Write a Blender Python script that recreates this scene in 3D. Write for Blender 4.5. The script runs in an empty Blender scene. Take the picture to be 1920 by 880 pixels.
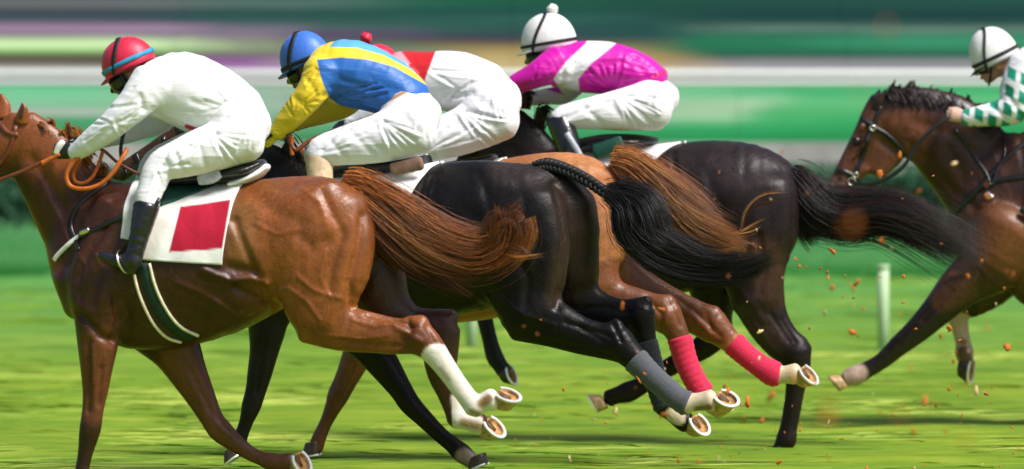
import bpy, math, random
import numpy as np
from mathutils import Vector, Matrix
from mathutils.bvhtree import BVHTree

random.seed(7)
rng = np.random.default_rng(7)
scene = bpy.context.scene
COL = scene.collection

# ------------------------------------------------------------------ camera
F_PX = 16425.0                      # focal length in photo pixels (a 308 mm tele lens)
CX, CY = 960.0, 440.0
CAM = np.array([0.0, 0.0, 3.14])
PITCH = math.atan(636.0 / F_PX)
FWD = np.array([0.0, math.cos(PITCH), -math.sin(PITCH)])
UPV = np.array([0.0, math.sin(PITCH), math.cos(PITCH)])
cd = bpy.data.cameras.new('camera')
cam = bpy.data.objects.new('camera', cd)
COL.objects.link(cam)
cam.location = CAM
cam.rotation_euler = (math.pi / 2 - PITCH, 0, 0)
cd.sensor_width = 36.0
cd.lens = F_PX * 36.0 / 1920.0
cd.clip_start = 1.0
cd.clip_end = 2000.0
cd.dof.use_dof = True
cd.dof.focus_distance = 46.6
cd.dof.aperture_fstop = 2.1
scene.camera = cam

# ------------------------------------------------------------------ light
SUN_ELEV, SUN_AZ = 54.0, 128.0      # azimuth clockwise from +Y: behind the camera, to the right
world = bpy.data.worlds.new('World')
scene.world = world
world.use_nodes = True
wn = world.node_tree.nodes
wl = world.node_tree.links
bg = wn['Background']
sky = wn.new('ShaderNodeTexSky')
sky.sky_type = 'NISHITA'
sky.sun_disc = False
sky.sun_elevation = math.radians(SUN_ELEV)
sky.sun_rotation = math.radians(SUN_AZ)
sky.air_density = 1.0
sky.dust_density = 3.0
sky.ozone_density = 1.0
wl.new(sky.outputs[0], bg.inputs[0])
bg.inputs[1].default_value = 0.10
sd = bpy.data.lights.new('sun', 'SUN')
sun = bpy.data.objects.new('sun', sd)
COL.objects.link(sun)
sd.energy = 4.6
sd.angle = math.radians(18.0)
sd.color = (1.0, 0.97, 0.93)
e, a = math.radians(SUN_ELEV), math.radians(SUN_AZ)
sdir = Vector((math.sin(a) * math.cos(e), math.cos(a) * math.cos(e), math.sin(e)))
sun.rotation_euler = sdir.to_track_quat('Z', 'Y').to_euler()
scene.view_settings.view_transform = 'Standard'
scene.view_settings.look = 'None'
scene.view_settings.exposure = 0.18
scene.view_settings.gamma = 1.0

# ------------------------------------------------------------------ materials
def srgb(r, g, b):
    f = lambda c: (c / 255.0 / 12.92) if c <= 10 else ((c / 255.0 + 0.055) / 1.055) ** 2.4
    return (f(r), f(g), f(b))

class Mat:
    """small wrapper to write node materials briefly"""
    def __init__(s, name, color=(0.5, 0.5, 0.5), rough=0.6, spec=0.4, metal=0.0, attr=None, sheen=0.0, coat=0.0):
        s.m = bpy.data.materials.new(name)
        s.m.use_nodes = True
        s.nt = s.m.node_tree
        s.b = s.nt.nodes['Principled BSDF']
        s.b.inputs['Base Color'].default_value = (*color, 1)
        s.b.inputs['Roughness'].default_value = rough
        s.b.inputs['Specular IOR Level'].default_value = spec
        s.b.inputs['Metallic'].default_value = metal
        if sheen:
            s.b.inputs['Sheen Weight'].default_value = sheen
            s.b.inputs['Sheen Roughness'].default_value = 0.4
        if coat:
            s.b.inputs['Coat Weight'].default_value = coat
            s.b.inputs['Coat Roughness'].default_value = 0.2
        s.col = None
        if attr:
            n = s.N('ShaderNodeVertexColor')
            n.layer_name = attr
            s.col = n.outputs['Color']
            s.L(s.col, s.b.inputs['Base Color'])
    def N(s, t, **kw):
        n = s.nt.nodes.new(t)
        for k, v in kw.items():
            setattr(n, k, v)
        return n
    def L(s, a, b):
        s.nt.links.new(a, b)
    def coords(s, scale=(1, 1, 1), rot=(0, 0, 0), kind='Object'):
        tc = s.N('ShaderNodeTexCoord')
        mp = s.N('ShaderNodeMapping')
        mp.inputs['Scale'].default_value = scale
        mp.inputs['Rotation'].default_value = rot
        s.L(tc.outputs[kind], mp.inputs['Vector'])
        return mp.outputs[0]
    def noise(s, vec, scale, detail=4, rough=0.55, dist=0.0):
        n = s.N('ShaderNodeTexNoise')
        n.inputs['Scale'].default_value = scale
        n.inputs['Detail'].default_value = detail
        n.inputs['Roughness'].default_value = rough
        n.inputs['Distortion'].default_value = dist
        s.L(vec, n.inputs['Vector'])
        return n.outputs['Fac']
    def ramp(s, fac, stops, interp='LINEAR'):
        n = s.N('ShaderNodeValToRGB')
        n.color_ramp.interpolation = interp
        els = n.color_ramp.elements
        while len(els) < len(stops):
            els.new(0.5)
        for el, (p, c) in zip(els, stops):
            el.position = p
            el.color = (*c, 1) if len(c) == 3 else c
        s.L(fac, n.inputs['Fac'])
        return n.outputs['Color']
    def mix(s, fac, a, b, mode='MIX'):
        n = s.N('ShaderNodeMix', data_type='RGBA', blend_type=mode)
        for v, i in ((fac, 0), (a, 6), (b, 7)):
            if isinstance(v, (int, float)):
                n.inputs[i].default_value = v
            elif isinstance(v, tuple):
                n.inputs[i].default_value = (*v, 1)
            else:
                s.L(v, n.inputs[i])
        return n.outputs[2]
    def base(s, col):
        s.L(col, s.b.inputs['Base Color'])
    def bump(s, h, strength=0.3, dist=0.01):
        n = s.N('ShaderNodeBump')
        n.inputs['Strength'].default_value = strength
        n.inputs['Distance'].default_value = dist
        s.L(h, n.inputs['Height'])
        s.L(n.outputs[0], s.b.inputs['Normal'])

def coat_material(name, rough, spec, sheen, mottle, dust=0.45):
    m = Mat(name, rough=rough, spec=spec, attr='tint', sheen=sheen)
    v = m.coords()
    big = m.noise(v, 5.0, 5, 0.6)
    fine = m.noise(m.coords((60, 60, 160)), 1.0, 3, 0.6)
    k = m.ramp(big, [(0.3, (1 - mottle,) * 3), (0.7, (1 + mottle,) * 3)])
    c = m.mix(1.0, m.col, k, 'MULTIPLY')
    k2 = m.ramp(fine, [(0.3, (0.78,) * 3), (0.7, (1.2,) * 3)])
    lie = m.noise(m.coords((26, 60, 9), (0, math.radians(25), 0)), 1.0, 4, 0.6, 0.5)
    c = m.mix(1.0, c, m.ramp(lie, [(0.34, (0.82,) * 3), (0.66, (1.16,) * 3)]), 'MULTIPLY')
    c = m.mix(1.0, c, k2, 'MULTIPLY')
    # dust and dried splashes in the coat
    dst = m.mix(1.0, m.ramp(m.noise(m.coords((70, 70, 70)), 1.0, 3, 0.7), [(0.56, (0, 0, 0)), (0.74, (1, 1, 1))]), m.ramp(m.noise(v, 3.0, 3), [(0.40, (0, 0, 0)), (0.68, (dust,) * 3)]), 'MULTIPLY')
    c = m.mix(dst, c, (0.16, 0.11, 0.075))
    # white markings keep an even colour
    bw_ = m.N('ShaderNodeRGBToBW'); m.L(m.col, bw_.inputs[0])
    c = m.mix(m.ramp(bw_.outputs[0], [(0.30, (0, 0, 0)), (0.5, (0.8, 0.8, 0.8))]), c, m.col)
    m.base(c)
    r = m.ramp(m.noise(v, 9.0, 4), [(0.3, (rough - 0.08,) * 3), (0.7, (rough + 0.12,) * 3)])
    m.L(r, m.b.inputs['Roughness'])
    # muscle and vein relief below the size of the mesh, and the lie of the hair
    h = m.mix(0.22, m.noise(v, 11.0, 5, 0.6, 0.9), lie)
    m.bump(h, 0.6, 0.012)
    return m.m

def cloth_material(name, rough=0.65, bump=0.35, scale=26.0, color=None, sheen=0.25, spec=0.25, lie=None):
    m = Mat(name, color or (0.8, 0.8, 0.8), rough=rough, spec=spec, attr=None if color else 'tint', sheen=sheen)
    v = m.coords((1, 1, 1)) if lie is None else m.coords((5.0, 12.0, 38.0), (0, math.radians(lie), 0))
    w = m.noise(v, scale if lie is None else 1.0, 4, 0.55, 1.0)
    m.bump(w, bump, 0.016)
    return m.m

M = {}
M['chestnut'] = coat_material('chestnut_coat', 0.36, 0.40, 0.0, 0.22)
M['black'] = coat_material('black_coat', 0.36, 0.20, 0.0, 0.25, 0.18)
M['silk'] = cloth_material('silk_cloth', 0.46, 0.22, 9.0, sheen=0.1, spec=0.4, lie=-28)
M['breeches'] = cloth_material('breeches_cloth', 0.65, 0.2, 9.0, lie=18)
M['blanket'] = cloth_material('saddle_blanket', 0.8, 0.3, 9.0)
M['bandage'] = cloth_material('bandage_cloth', 0.8, 0.22, 30.0)
M['skin'] = Mat('skin', rough=0.5, spec=0.4, attr='tint').m
def plain(name, c, rough, spec=0.4, metal=0.0, bscale=60.0, bstr=0.15, var=0.25, coat=0.0):
    m = Mat(name, c, rough, spec, metal, coat=coat)
    v = m.coords()
    n = m.noise(v, bscale * 0.4, 4)
    m.base(m.ramp(n, [(0.3, tuple(x * (1 - var) for x in c)), (0.7, tuple(min(1, x * (1 + var)) for x in c))]))
    m.bump(m.noise(v, bscale, 3), bstr, 0.004)
    return m.m
M['leather'] = plain('black_leather', (0.012, 0.012, 0.013), 0.32, 0.5)
M['boot'] = plain('boot_leather', (0.010, 0.010, 0.012), 0.22, 0.5, bscale=30, bstr=0.5, coat=0.4)
M['tan_boot'] = plain('tan_boot_leather', (0.62, 0.45, 0.28), 0.45, 0.4)
M['saddle_leather'] = plain('saddle_leather', (0.014, 0.014, 0.018), 0.3, 0.5)
M['grey_pad'] = plain('grey_pad_cloth', (0.45, 0.46, 0.55), 0.6)
M['green_pad'] = plain('green_pad_cloth', (0.01, 0.07, 0.05), 0.6)
M['rein_orange'] = plain('orange_rubber_rein', (0.55, 0.13, 0.02), 0.5)
M['rein_brown'] = plain('brown_leather', (0.16, 0.045, 0.02), 0.4)
M['buckle'] = plain('buckle_metal', (0.75, 0.72, 0.65), 0.25, 0.5, 1.0)
M['cream_web'] = plain('cream_webbing', (0.74, 0.68, 0.46), 0.7)
M['girth_green'] = plain('dark_green_girth', (0.008, 0.035, 0.022), 0.7)
M['white_leather'] = plain('white_leather', (0.78, 0.76, 0.72), 0.5)
M['shoe'] = plain('aluminium_shoe', (0.86, 0.85, 0.83), 0.38, 0.5, 0.55, var=0.12)
M['hoof_pale'] = plain('pale_hoof_horn', (0.42, 0.27, 0.12), 0.45, var=0.5, bscale=90, bstr=0.4)
M['hoof_dark'] = plain('dark_hoof_horn', (0.05, 0.035, 0.026), 0.42, var=0.5, bscale=90, bstr=0.4)
M['sole'] = plain('hoof_sole_horn', (0.38, 0.20, 0.06), 0.6, var=0.7, bscale=50, bstr=0.7)
M['frog'] = plain('hoof_frog_horn', (0.10, 0.045, 0.02), 0.6, var=0.5, bscale=60, bstr=0.6)
M['goggle'] = plain('goggle_lens', (0.008, 0.008, 0.01), 0.12, 0.6, var=0.1, bstr=0.0)
M['eye'] = plain('eye_ball', (0.012, 0.007, 0.005), 0.08, 0.6, bstr=0.0, var=0.1)
M['black_web'] = plain('black_elastic', (0.012, 0.012, 0.014), 0.6)
M['hair'] = Mat('horse_hair', rough=0.38, spec=0.45, attr='tint').m
def helmet_mat(name, c, rough=0.45):
    m = Mat(name, c, rough, 0.45, sheen=0.1)
    v = m.coords()
    m.base(m.ramp(m.noise(v, 18, 4), [(0.3, tuple(x * 0.86 for x in c)), (0.7, tuple(min(1, x * 1.08) for x in c))]))
    m.bump(m.noise(v, 16, 4, 0.5, 1.5), 0.22, 0.012)
    return m.m
M['cap_red'] = helmet_mat('red_cap_silk', (0.62, 0.018, 0.06))
M['cap_blue'] = helmet_mat('blue_cap_silk', (0.045, 0.16, 0.60))
M['cap_white'] = helmet_mat('white_cap_silk', (0.80, 0.79, 0.78))
M['band_cyan'] = plain('cyan_band', (0.015, 0.30, 0.52), 0.5)

# ------------------------------------------------------------------ object helpers
def link(o, parent=None):
    COL.objects.link(o)
    if parent is not None:
        o.parent = parent
    return o

def tag(o, label=None, cat=None, group=None, kind=None):
    if label: o['label'] = label
    if cat: o['category'] = cat
    if group: o['group'] = group
    if kind: o['kind'] = kind
    return o

def mesh_obj(name, verts, faces, mat, parent=None, smooth=True, tint=None, mats=None, fmat=None):
    """verts in the parent's space (or world space without a parent); quads/tris in an int array or list"""
    me = bpy.data.meshes.new(name)
    verts = np.asarray(verts, dtype=np.float32)
    if isinstance(faces, np.ndarray):
        nf, k = faces.shape
        me.vertices.add(len(verts))
        me.vertices.foreach_set('co', verts.ravel())
        me.loops.add(nf * k)
        me.loops.foreach_set('vertex_index', faces.astype(np.int32).ravel())
        me.polygons.add(nf)
        me.polygons.foreach_set('loop_start', np.arange(0, nf * k, k, dtype=np.int32))
        me.polygons.foreach_set('loop_total', np.full(nf, k, dtype=np.int32))
        me.update(calc_edges=True)
    else:
        me.from_pydata([tuple(map(float, v)) for v in verts], [], faces)
    for m_ in (mats or [mat]):
        me.materials.append(m_)
    if fmat is not None:
        me.polygons.foreach_set('material_index', np.asarray(fmat, dtype=np.int32))
    if smooth:
        me.polygons.foreach_set('use_smooth', np.ones(len(me.polygons), dtype=bool))
    if tint is not None:
        at = me.color_attributes.new('tint', 'FLOAT_COLOR', 'POINT')
        c = np.ones((len(verts), 4), dtype=np.float32)
        c[:, :3] = tint
        at.data.foreach_set('color', c.ravel())
    me.validate()
    me.update()
    o = bpy.data.objects.new(name, me)
    return link(o, parent)

def ray(px, py):
    return FWD + np.array([1.0, 0, 0]) * ((px - CX) / F_PX) + UPV * ((CY - py) / F_PX)

def at(px, py, Y):
    """world point that stands at distance Y and shows at this photo pixel"""
    d = ray(px, py)
    return CAM + d * ((Y - CAM[1]) / d[1])

def to_px(P):
    q = P - CAM
    z = q @ FWD
    return CX + F_PX * q[:, 0] / z, CY - F_PX * (q @ UPV) / z

class Frame:
    """local frame of a horse or rider: x to the rear, -y towards the camera side, z up"""
    def __init__(s, px, Y, yaw):
        s.a = math.radians(yaw)
        c, n = math.cos(s.a), math.sin(s.a)
        s.R = np.array([[c, n, 0], [-n, c, 0], [0, 0, 1.0]])       # columns: local axes in world
        o = at(px, 440, Y)
        s.o = np.array([o[0], Y, 0.0])
        s.oc = (CAM - s.o) @ s.R
        s.s = F_PX / Y
    def P(s, px, py, w=0.0):
        d = ray(px, py) @ s.R
        t = (-w - s.oc[1]) / d[1]
        return s.oc + d * t
    def to_world(s, V):
        return np.asarray(V) @ s.R.T + s.o
    def to_local(s, V):
        return (np.asarray(V) - s.o) @ s.R
    def empty(s, name):
        o = bpy.data.objects.new(name, None)
        o.empty_display_size = 0.2
        s.place(o)
        return link(o)
    def place(s, o):
        o.location = s.o
        o.rotation_euler = (0, 0, -s.a)
        return o
    def chain(s, pts, w=0.0, k=0.8, n=3):
        """pts: (px, py, r_px [, w [, ratio]]); the last given w and ratio carry on. Returns pos, ru, rv"""
        pos, ru, rv = [], [], []
        for p in pts:
            if len(p) > 3: w = p[3]
            if len(p) > 4: k = p[4]
            pos.append(s.P(p[0], p[1], w))
            r = p[2] / s.s
            ru.append(r); rv.append(r * k)
        return dense(np.array(pos), np.array(ru), np.array(rv), n)
    def torso(s, secs, w=0.0, n=3):
        pos, ru, rv = [], [], []
        for px, t, b, hw in secs:
            pos.append(s.P(px, (t + b) / 2, w))
            ru.append((b - t) / 2 / s.s); rv.append(hw)
        return dense(np.array(pos), np.array(ru), np.array(rv), n)

def dense(pos, ru, rv, n):
    if n <= 1 or len(pos) < 3:
        return pos, ru, rv
    A = np.column_stack([pos, ru, rv])
    A = np.vstack([2 * A[0] - A[1], A, 2 * A[-1] - A[-2]])
    out = []
    for i in range(1, len(A) - 2):
        for j in range(n):
            t = j / n
            p0, p1, p2, p3 = A[i - 1], A[i], A[i + 1], A[i + 2]
            out.append(0.5 * (2 * p1 + (p2 - p0) * t + (2 * p0 - 5 * p1 + 4 * p2 - p3) * t * t + (3 * p1 - p0 - 3 * p2 + p3) * t ** 3))
    out.append(A[-2])
    out = np.array(out)
    return out[:, :3], np.maximum(out[:, 3], 0.003), np.maximum(out[:, 4], 0.003)

# ------------------------------------------------------------------ smooth body surfaces
class Body:
    """a signed distance field built from tapering elliptic limbs that blend into one another"""
    BIG = 0.3
    def __init__(s, h):
        s.h = h
        s.ops = []
    def add(s, chain, k=0.03, grow=0.0, cap=0.8, sub=False):
        pos, ru, rv = chain
        s.ops.append((pos, ru + grow, rv + grow, k, cap, sub))
        return s
    def build(s):
        h = s.h
        lo = np.min([np.min(o[0] - np.maximum(o[1], o[2])[:, None], 0) for o in s.ops if not o[5]], 0) - 4 * h
        hi = np.max([np.max(o[0] + np.maximum(o[1], o[2])[:, None], 0) for o in s.ops if not o[5]], 0) + 4 * h
        n = np.ceil((hi - lo) / h).astype(int) + 1
        g = np.full(n, s.BIG, dtype=np.float32)
        ax = [(lo[i] + h * np.arange(n[i])).astype(np.float32) for i in range(3)]
        for pos, ru, rv, k, cap, sub in s.ops:
            m = np.maximum(ru, rv)
            pad = k + 3 * h
            blo = np.clip(((np.min(pos - m[:, None], 0) - pad - lo) / h).astype(int), 0, n - 1)
            bhi = np.clip(((np.max(pos + m[:, None], 0) + pad - lo) / h).astype(int) + 2, 1, n)
            if np.any(bhi <= blo): continue
            t = np.full(bhi - blo, s.BIG, dtype=np.float32)
            for i in range(max(1, len(pos) - 1)):
                j = min(i + 1, len(pos) - 1)
                A, B = pos[i], pos[j]
                mm = max(m[i], m[j])
                slo = np.clip(((np.minimum(A, B) - mm - pad - lo) / h).astype(int), blo, bhi - 1)
                shi = np.clip(((np.maximum(A, B) + mm + pad - lo) / h).astype(int) + 2, slo + 1, bhi)
                X = ax[0][slo[0]:shi[0], None, None]; Y = ax[1][None, slo[1]:shi[1], None]; Z = ax[2][None, None, slo[2]:shi[2]]
                d = seg_dist(X, Y, Z, A, B, ru[i], ru[j], rv[i], rv[j], cap)
                sl = tuple(slice(a_ - b_, c_ - b_) for a_, c_, b_ in zip(slo, shi, blo))
                np.minimum(t[sl], d, out=t[sl])
            sl = tuple(slice(a_, b_) for a_, b_ in zip(blo, bhi))
            cur = g[sl]
            if sub:
                t = -t
                hh = np.maximum(k - np.abs(cur - t), 0) / k
                g[sl] = np.maximum(cur, t) + hh * hh * k * 0.25
            else:
                hh = np.maximum(k - np.abs(cur - t), 0) / k
                g[sl] = np.minimum(cur, t) - hh * hh * k * 0.25
        return surface_nets(g, lo, h)

def seg_dist(X, Y, Z, A, B, ua, ub, va, vb, cap):
    AB = B - A
    L2 = float(AB @ AB)
    if L2 < 1e-10:
        ax = np.array([1.0, 0, 0]); L2 = 1.0; AB = AB * 0
    else:
        ax = AB / math.sqrt(L2)
    v = np.array([0, 1.0, 0]) - ax * ax[1]
    nv = np.linalg.norm(v)
    v = v / nv if nv > 0.05 else np.array([1.0, 0, 0])
    u = np.cross(v, ax)
    f = np.float32
    qx, qy, qz = X - f(A[0]), Y - f(A[1]), Z - f(A[2])
    t = np.clip((qx * f(AB[0]) + qy * f(AB[1]) + qz * f(AB[2])) / f(L2), 0, 1)
    a = qx * f(u[0]) + qy * f(u[1]) + qz * f(u[2])
    b = qx * f(v[0]) + qy * f(v[1]) + qz * f(v[2])
    c = qx * f(ax[0]) + qy * f(ax[1]) + qz * f(ax[2]) - t * f(math.sqrt(L2) if AB.any() else 0)
    ru = f(ua) + t * f(ub - ua); rv = f(va) + t * f(vb - va)
    rc = np.minimum(ru, rv) * f(cap)
    a2, b2, c2 = a / ru, b / rv, c / rc
    k0 = np.sqrt(a2 * a2 + b2 * b2 + c2 * c2)
    k1 = np.sqrt((a2 / ru) ** 2 + (b2 / rv) ** 2 + (c2 / rc) ** 2) + f(1e-6)
    d = k0 * (k0 - 1) / k1
    return np.where(k0 < 0.3, -np.minimum(np.minimum(ru, rv), rc) * f(0.8), d).astype(np.float32)

def surface_nets(g, lo, h):
    ins = g < 0
    nx, ny, nz = g.shape
    cnt = np.zeros((nx - 1, ny - 1, nz - 1), dtype=np.uint8)
    corners = [(i, j, k) for i in (0, 1) for j in (0, 1) for k in (0, 1)]
    for i, j, k in corners:
        cnt += ins[i:nx - 1 + i, j:ny - 1 + j, k:nz - 1 + k]
    act = (cnt > 0) & (cnt < 8)
    I, J, K = np.nonzero(act)
    ids = np.full(act.shape, -1, dtype=np.int32)
    ids[I, J, K] = np.arange(len(I))
    vals = {c: g[I + c[0], J + c[1], K + c[2]] for c in corners}
    acc = np.zeros((len(I), 3)); num = np.zeros(len(I))
    for c in corners:
        for axis in range(3):
            if c[axis] == 0:
                d = list(c); d[axis] = 1; d = tuple(d)
                a_, b_ = vals[c], vals[d]
                cr = (a_ < 0) != (b_ < 0)
                t = np.where(cr, a_ / np.where(cr, a_ - b_, 1), 0)
                p = np.array(c, dtype=float)[None, :].repeat(len(I), 0)
                p[:, axis] += t
                acc += p * cr[:, None]; num += cr
    V = (np.column_stack([I, J, K]) + acc / num[:, None]) * h + lo
    quads = []
    for axis in range(3):
        sl0 = [slice(None)] * 3; sl1 = [slice(None)] * 3
        sl0[axis] = slice(0, -1); sl1[axis] = slice(1, None)
        a_, b_ = ins[tuple(sl0)], ins[tuple(sl1)]
        E = np.argwhere(a_ != b_)
        o1, o2 = (axis + 1) % 3, (axis + 2) % 3
        E = E[(E[:, o1] > 0) & (E[:, o2] > 0)]
        q = []
        for d1, d2 in ((-1, -1), (0, -1), (0, 0), (-1, 0)):
            c = E.copy(); c[:, o1] += d1; c[:, o2] += d2
            c = np.minimum(c, np.array(act.shape) - 1)
            q.append(ids[c[:, 0], c[:, 1], c[:, 2]])
        q = np.column_stack(q)
        inside_first = a_[E[:, 0], E[:, 1], E[:, 2]]
        q[~inside_first] = q[~inside_first][:, ::-1]
        quads.append(q[(q >= 0).all(1)])
    return V, np.vstack(quads)

def normals_of(V, Q):
    a_, b_, c_, d_ = V[Q[:, 0]], V[Q[:, 1]], V[Q[:, 2]], V[Q[:, 3]]
    fn = np.cross(c_ - a_, d_ - b_)
    N = np.zeros_like(V)
    for i in range(4):
        for ax in range(3):
            N[:, ax] += np.bincount(Q[:, i], fn[:, ax], len(V))
    return N / (np.linalg.norm(N, axis=1)[:, None] + 1e-12)

def relax(V, Q, it=2, f=0.5):
    E = np.vstack([Q[:, [0, 1]], Q[:, [1, 2]], Q[:, [2, 3]], Q[:, [3, 0]]])
    E = np.vstack([E, E[:, ::-1]])
    deg = np.bincount(E[:, 0], minlength=len(V)).astype(float)
    for _ in range(it):
        S = np.column_stack([np.bincount(E[:, 0], V[E[:, 1], i], len(V)) for i in range(3)])
        V = V + f * (S / np.maximum(deg, 1)[:, None] - V)
    return V

def poly_dist(px, py, pts):
    """distance in pixels from points to a polyline"""
    best = np.full(len(px), 1e9)
    for (x0, y0), (x1, y1) in zip(pts[:-1], pts[1:]):
        dx, dy = x1 - x0, y1 - y0
        t = np.clip(((px - x0) * dx + (py - y0) * dy) / (dx * dx + dy * dy + 1e-9), 0, 1)
        best = np.minimum(best, np.hypot(px - x0 - t * dx, py - y0 - t * dy))
    return best

def in_poly(px, py, pts):
    r = np.zeros(len(px), dtype=bool)
    n = len(pts)
    for i in range(n):
        (x0, y0), (x1, y1) = pts[i], pts[(i + 1) % n]
        if y0 == y1: continue
        c = ((y0 > py) != (y1 > py)) & (px < (x1 - x0) * (py - y0) / (y1 - y0) + x0)
        r ^= c
    return r

def sstep(a_, b_, x):
    t = np.clip((x - a_) / (b_ - a_), 0, 1)
    return t * t * (3 - 2 * t)

_lat = rng.random((32, 32, 32)).astype(np.float32)
def vnoise(P):
    i = np.floor(P).astype(int); f = P - i
    f = f * f * (3 - 2 * f)
    r = np.zeros(len(P))
    for a_ in (0, 1):
        for b_ in (0, 1):
            for c_ in (0, 1):
                w = (f[:, 0] if a_ else 1 - f[:, 0]) * (f[:, 1] if b_ else 1 - f[:, 1]) * (f[:, 2] if c_ else 1 - f[:, 2])
                r += w * _lat[(i[:, 0] + a_) % 32, (i[:, 1] + b_) % 32, (i[:, 2] + c_) % 32]
    return r

def strokes(fr, V, Q, lines):
    """press creases into the surface or raise veins on it: (polyline px, half width px, depth m, side)"""
    if not lines: return V
    N = normals_of(V, Q)
    px, py = to_px(fr.to_world(V))
    D = np.zeros(len(V))
    for L in lines:
        pts, hw, dep = L[:3]
        side = L[3] if len(L) > 3 else 0
        d = poly_dist(px, py, pts)
        wgt = np.exp(-(d / hw) ** 2) * np.clip(-N[:, 1] * 2.5, 0, 1)
        if side == 1: wgt = wgt * (V[:, 1] < -0.02)
        if side == -1: wgt = wgt * (V[:, 1] > -0.02)
        D += dep * wgt
    return V - N * D[:, None]

def paint(fr, V, base, ops):
    """base colour plus marks: (kind, points, radius, soft, colour [, side])"""
    px, py = to_px(fr.to_world(V))
    C = np.tile(np.array(base, dtype=float), (len(V), 1))
    for op in ops:
        kind, pts, r, soft, col = op[:5]
        side = op[5] if len(op) > 5 else 0
        if kind == 'line':
            w = 1 - sstep(r, r + soft, poly_dist(px, py, pts))
        else:
            d_ = poly_dist(px, py, list(pts) + [pts[0]])
            w = sstep(-1.3, 1.3, np.where(in_poly(px, py, pts), d_, -d_))
        if side == 1: w = w * (V[:, 1] < 0.0)
        if side == -1: w = w * (V[:, 1] >= 0.0)
        C = C * (1 - w[:, None]) + np.array(col) * w[:, None]
    return C

# ------------------------------------------------------------------ strips, tubes, hair
def frames_along(P):
    T = np.gradient(P, axis=0)
    return T / (np.linalg.norm(T, axis=1)[:, None] + 1e-12)

def smooth_path(P, n=4):
    P = np.asarray(P, dtype=float)
    if len(P) < 3: 
        return np.array([P[0] + (P[-1] - P[0]) * t for t in np.linspace(0, 1, n + 1)])
    r = np.ones(len(P))
    return dense(P, r, r, n)[0]

def tube(P, r, sides=6, closed_caps=True):
    P = np.asarray(P, dtype=float)
    r = np.broadcast_to(np.asarray(r, dtype=float), (len(P),))
    T = frames_along(P)
    ref = np.array([0.13, 1.0, 0.07])
    U = np.cross(T, ref); U /= np.linalg.norm(U, axis=1)[:, None] + 1e-12
    W = np.cross(T, U)
    ang = np.linspace(0, 2 * math.pi, sides, endpoint=False)
    V = P[:, None, :] + r[:, None, None] * (np.cos(ang)[None, :, None] * U[:, None, :] + np.sin(ang)[None, :, None] * W[:, None, :])
    V = V.reshape(-1, 3)
    F = []
    for i in range(len(P) - 1):
        for j in range(sides):
            k = (j + 1) % sides
            F.append((i * sides + j, i * sides + k, (i + 1) * sides + k, (i + 1) * sides + j))
    F.append(tuple(range(sides))[::-1]); F.append(tuple((len(P) - 1) * sides + j for j in range(sides)))
    return V, F

def ribbon(P, N, width, thick):
    """a strap: rectangular section, its back on the points"""
    P = np.asarray(P, dtype=float); N = np.asarray(N, dtype=float)
    T = frames_along(P)
    S = np.cross(T, N); S /= np.linalg.norm(S, axis=1)[:, None] + 1e-12
    N = np.cross(S, T)
    w = np.broadcast_to(np.asarray(width, dtype=float), (len(P),))[:, None] / 2
    V = np.stack([P - S * w, P + S * w, P + S * w + N * thick, P + N * thick * 1.35, P - S * w + N * thick], 1).reshape(-1, 3)
    F = []
    for i in range(len(P) - 1):
        for j in range(5):
            k = (j + 1) % 5
            F.append((i * 5 + j, i * 5 + k, (i + 1) * 5 + k, (i + 1) * 5 + j))
    F.append((4, 3, 2, 1, 0)); F.append(tuple((len(P) - 1) * 5 + j for j in range(5)))
    return V, F

def merge(parts):
    V, F, o = [], [], 0
    for v, f in parts:
        V.append(np.asarray(v)); F += [tuple(i + o for i in q) for q in f]; o += len(v)
    return np.vstack(V), F

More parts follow.
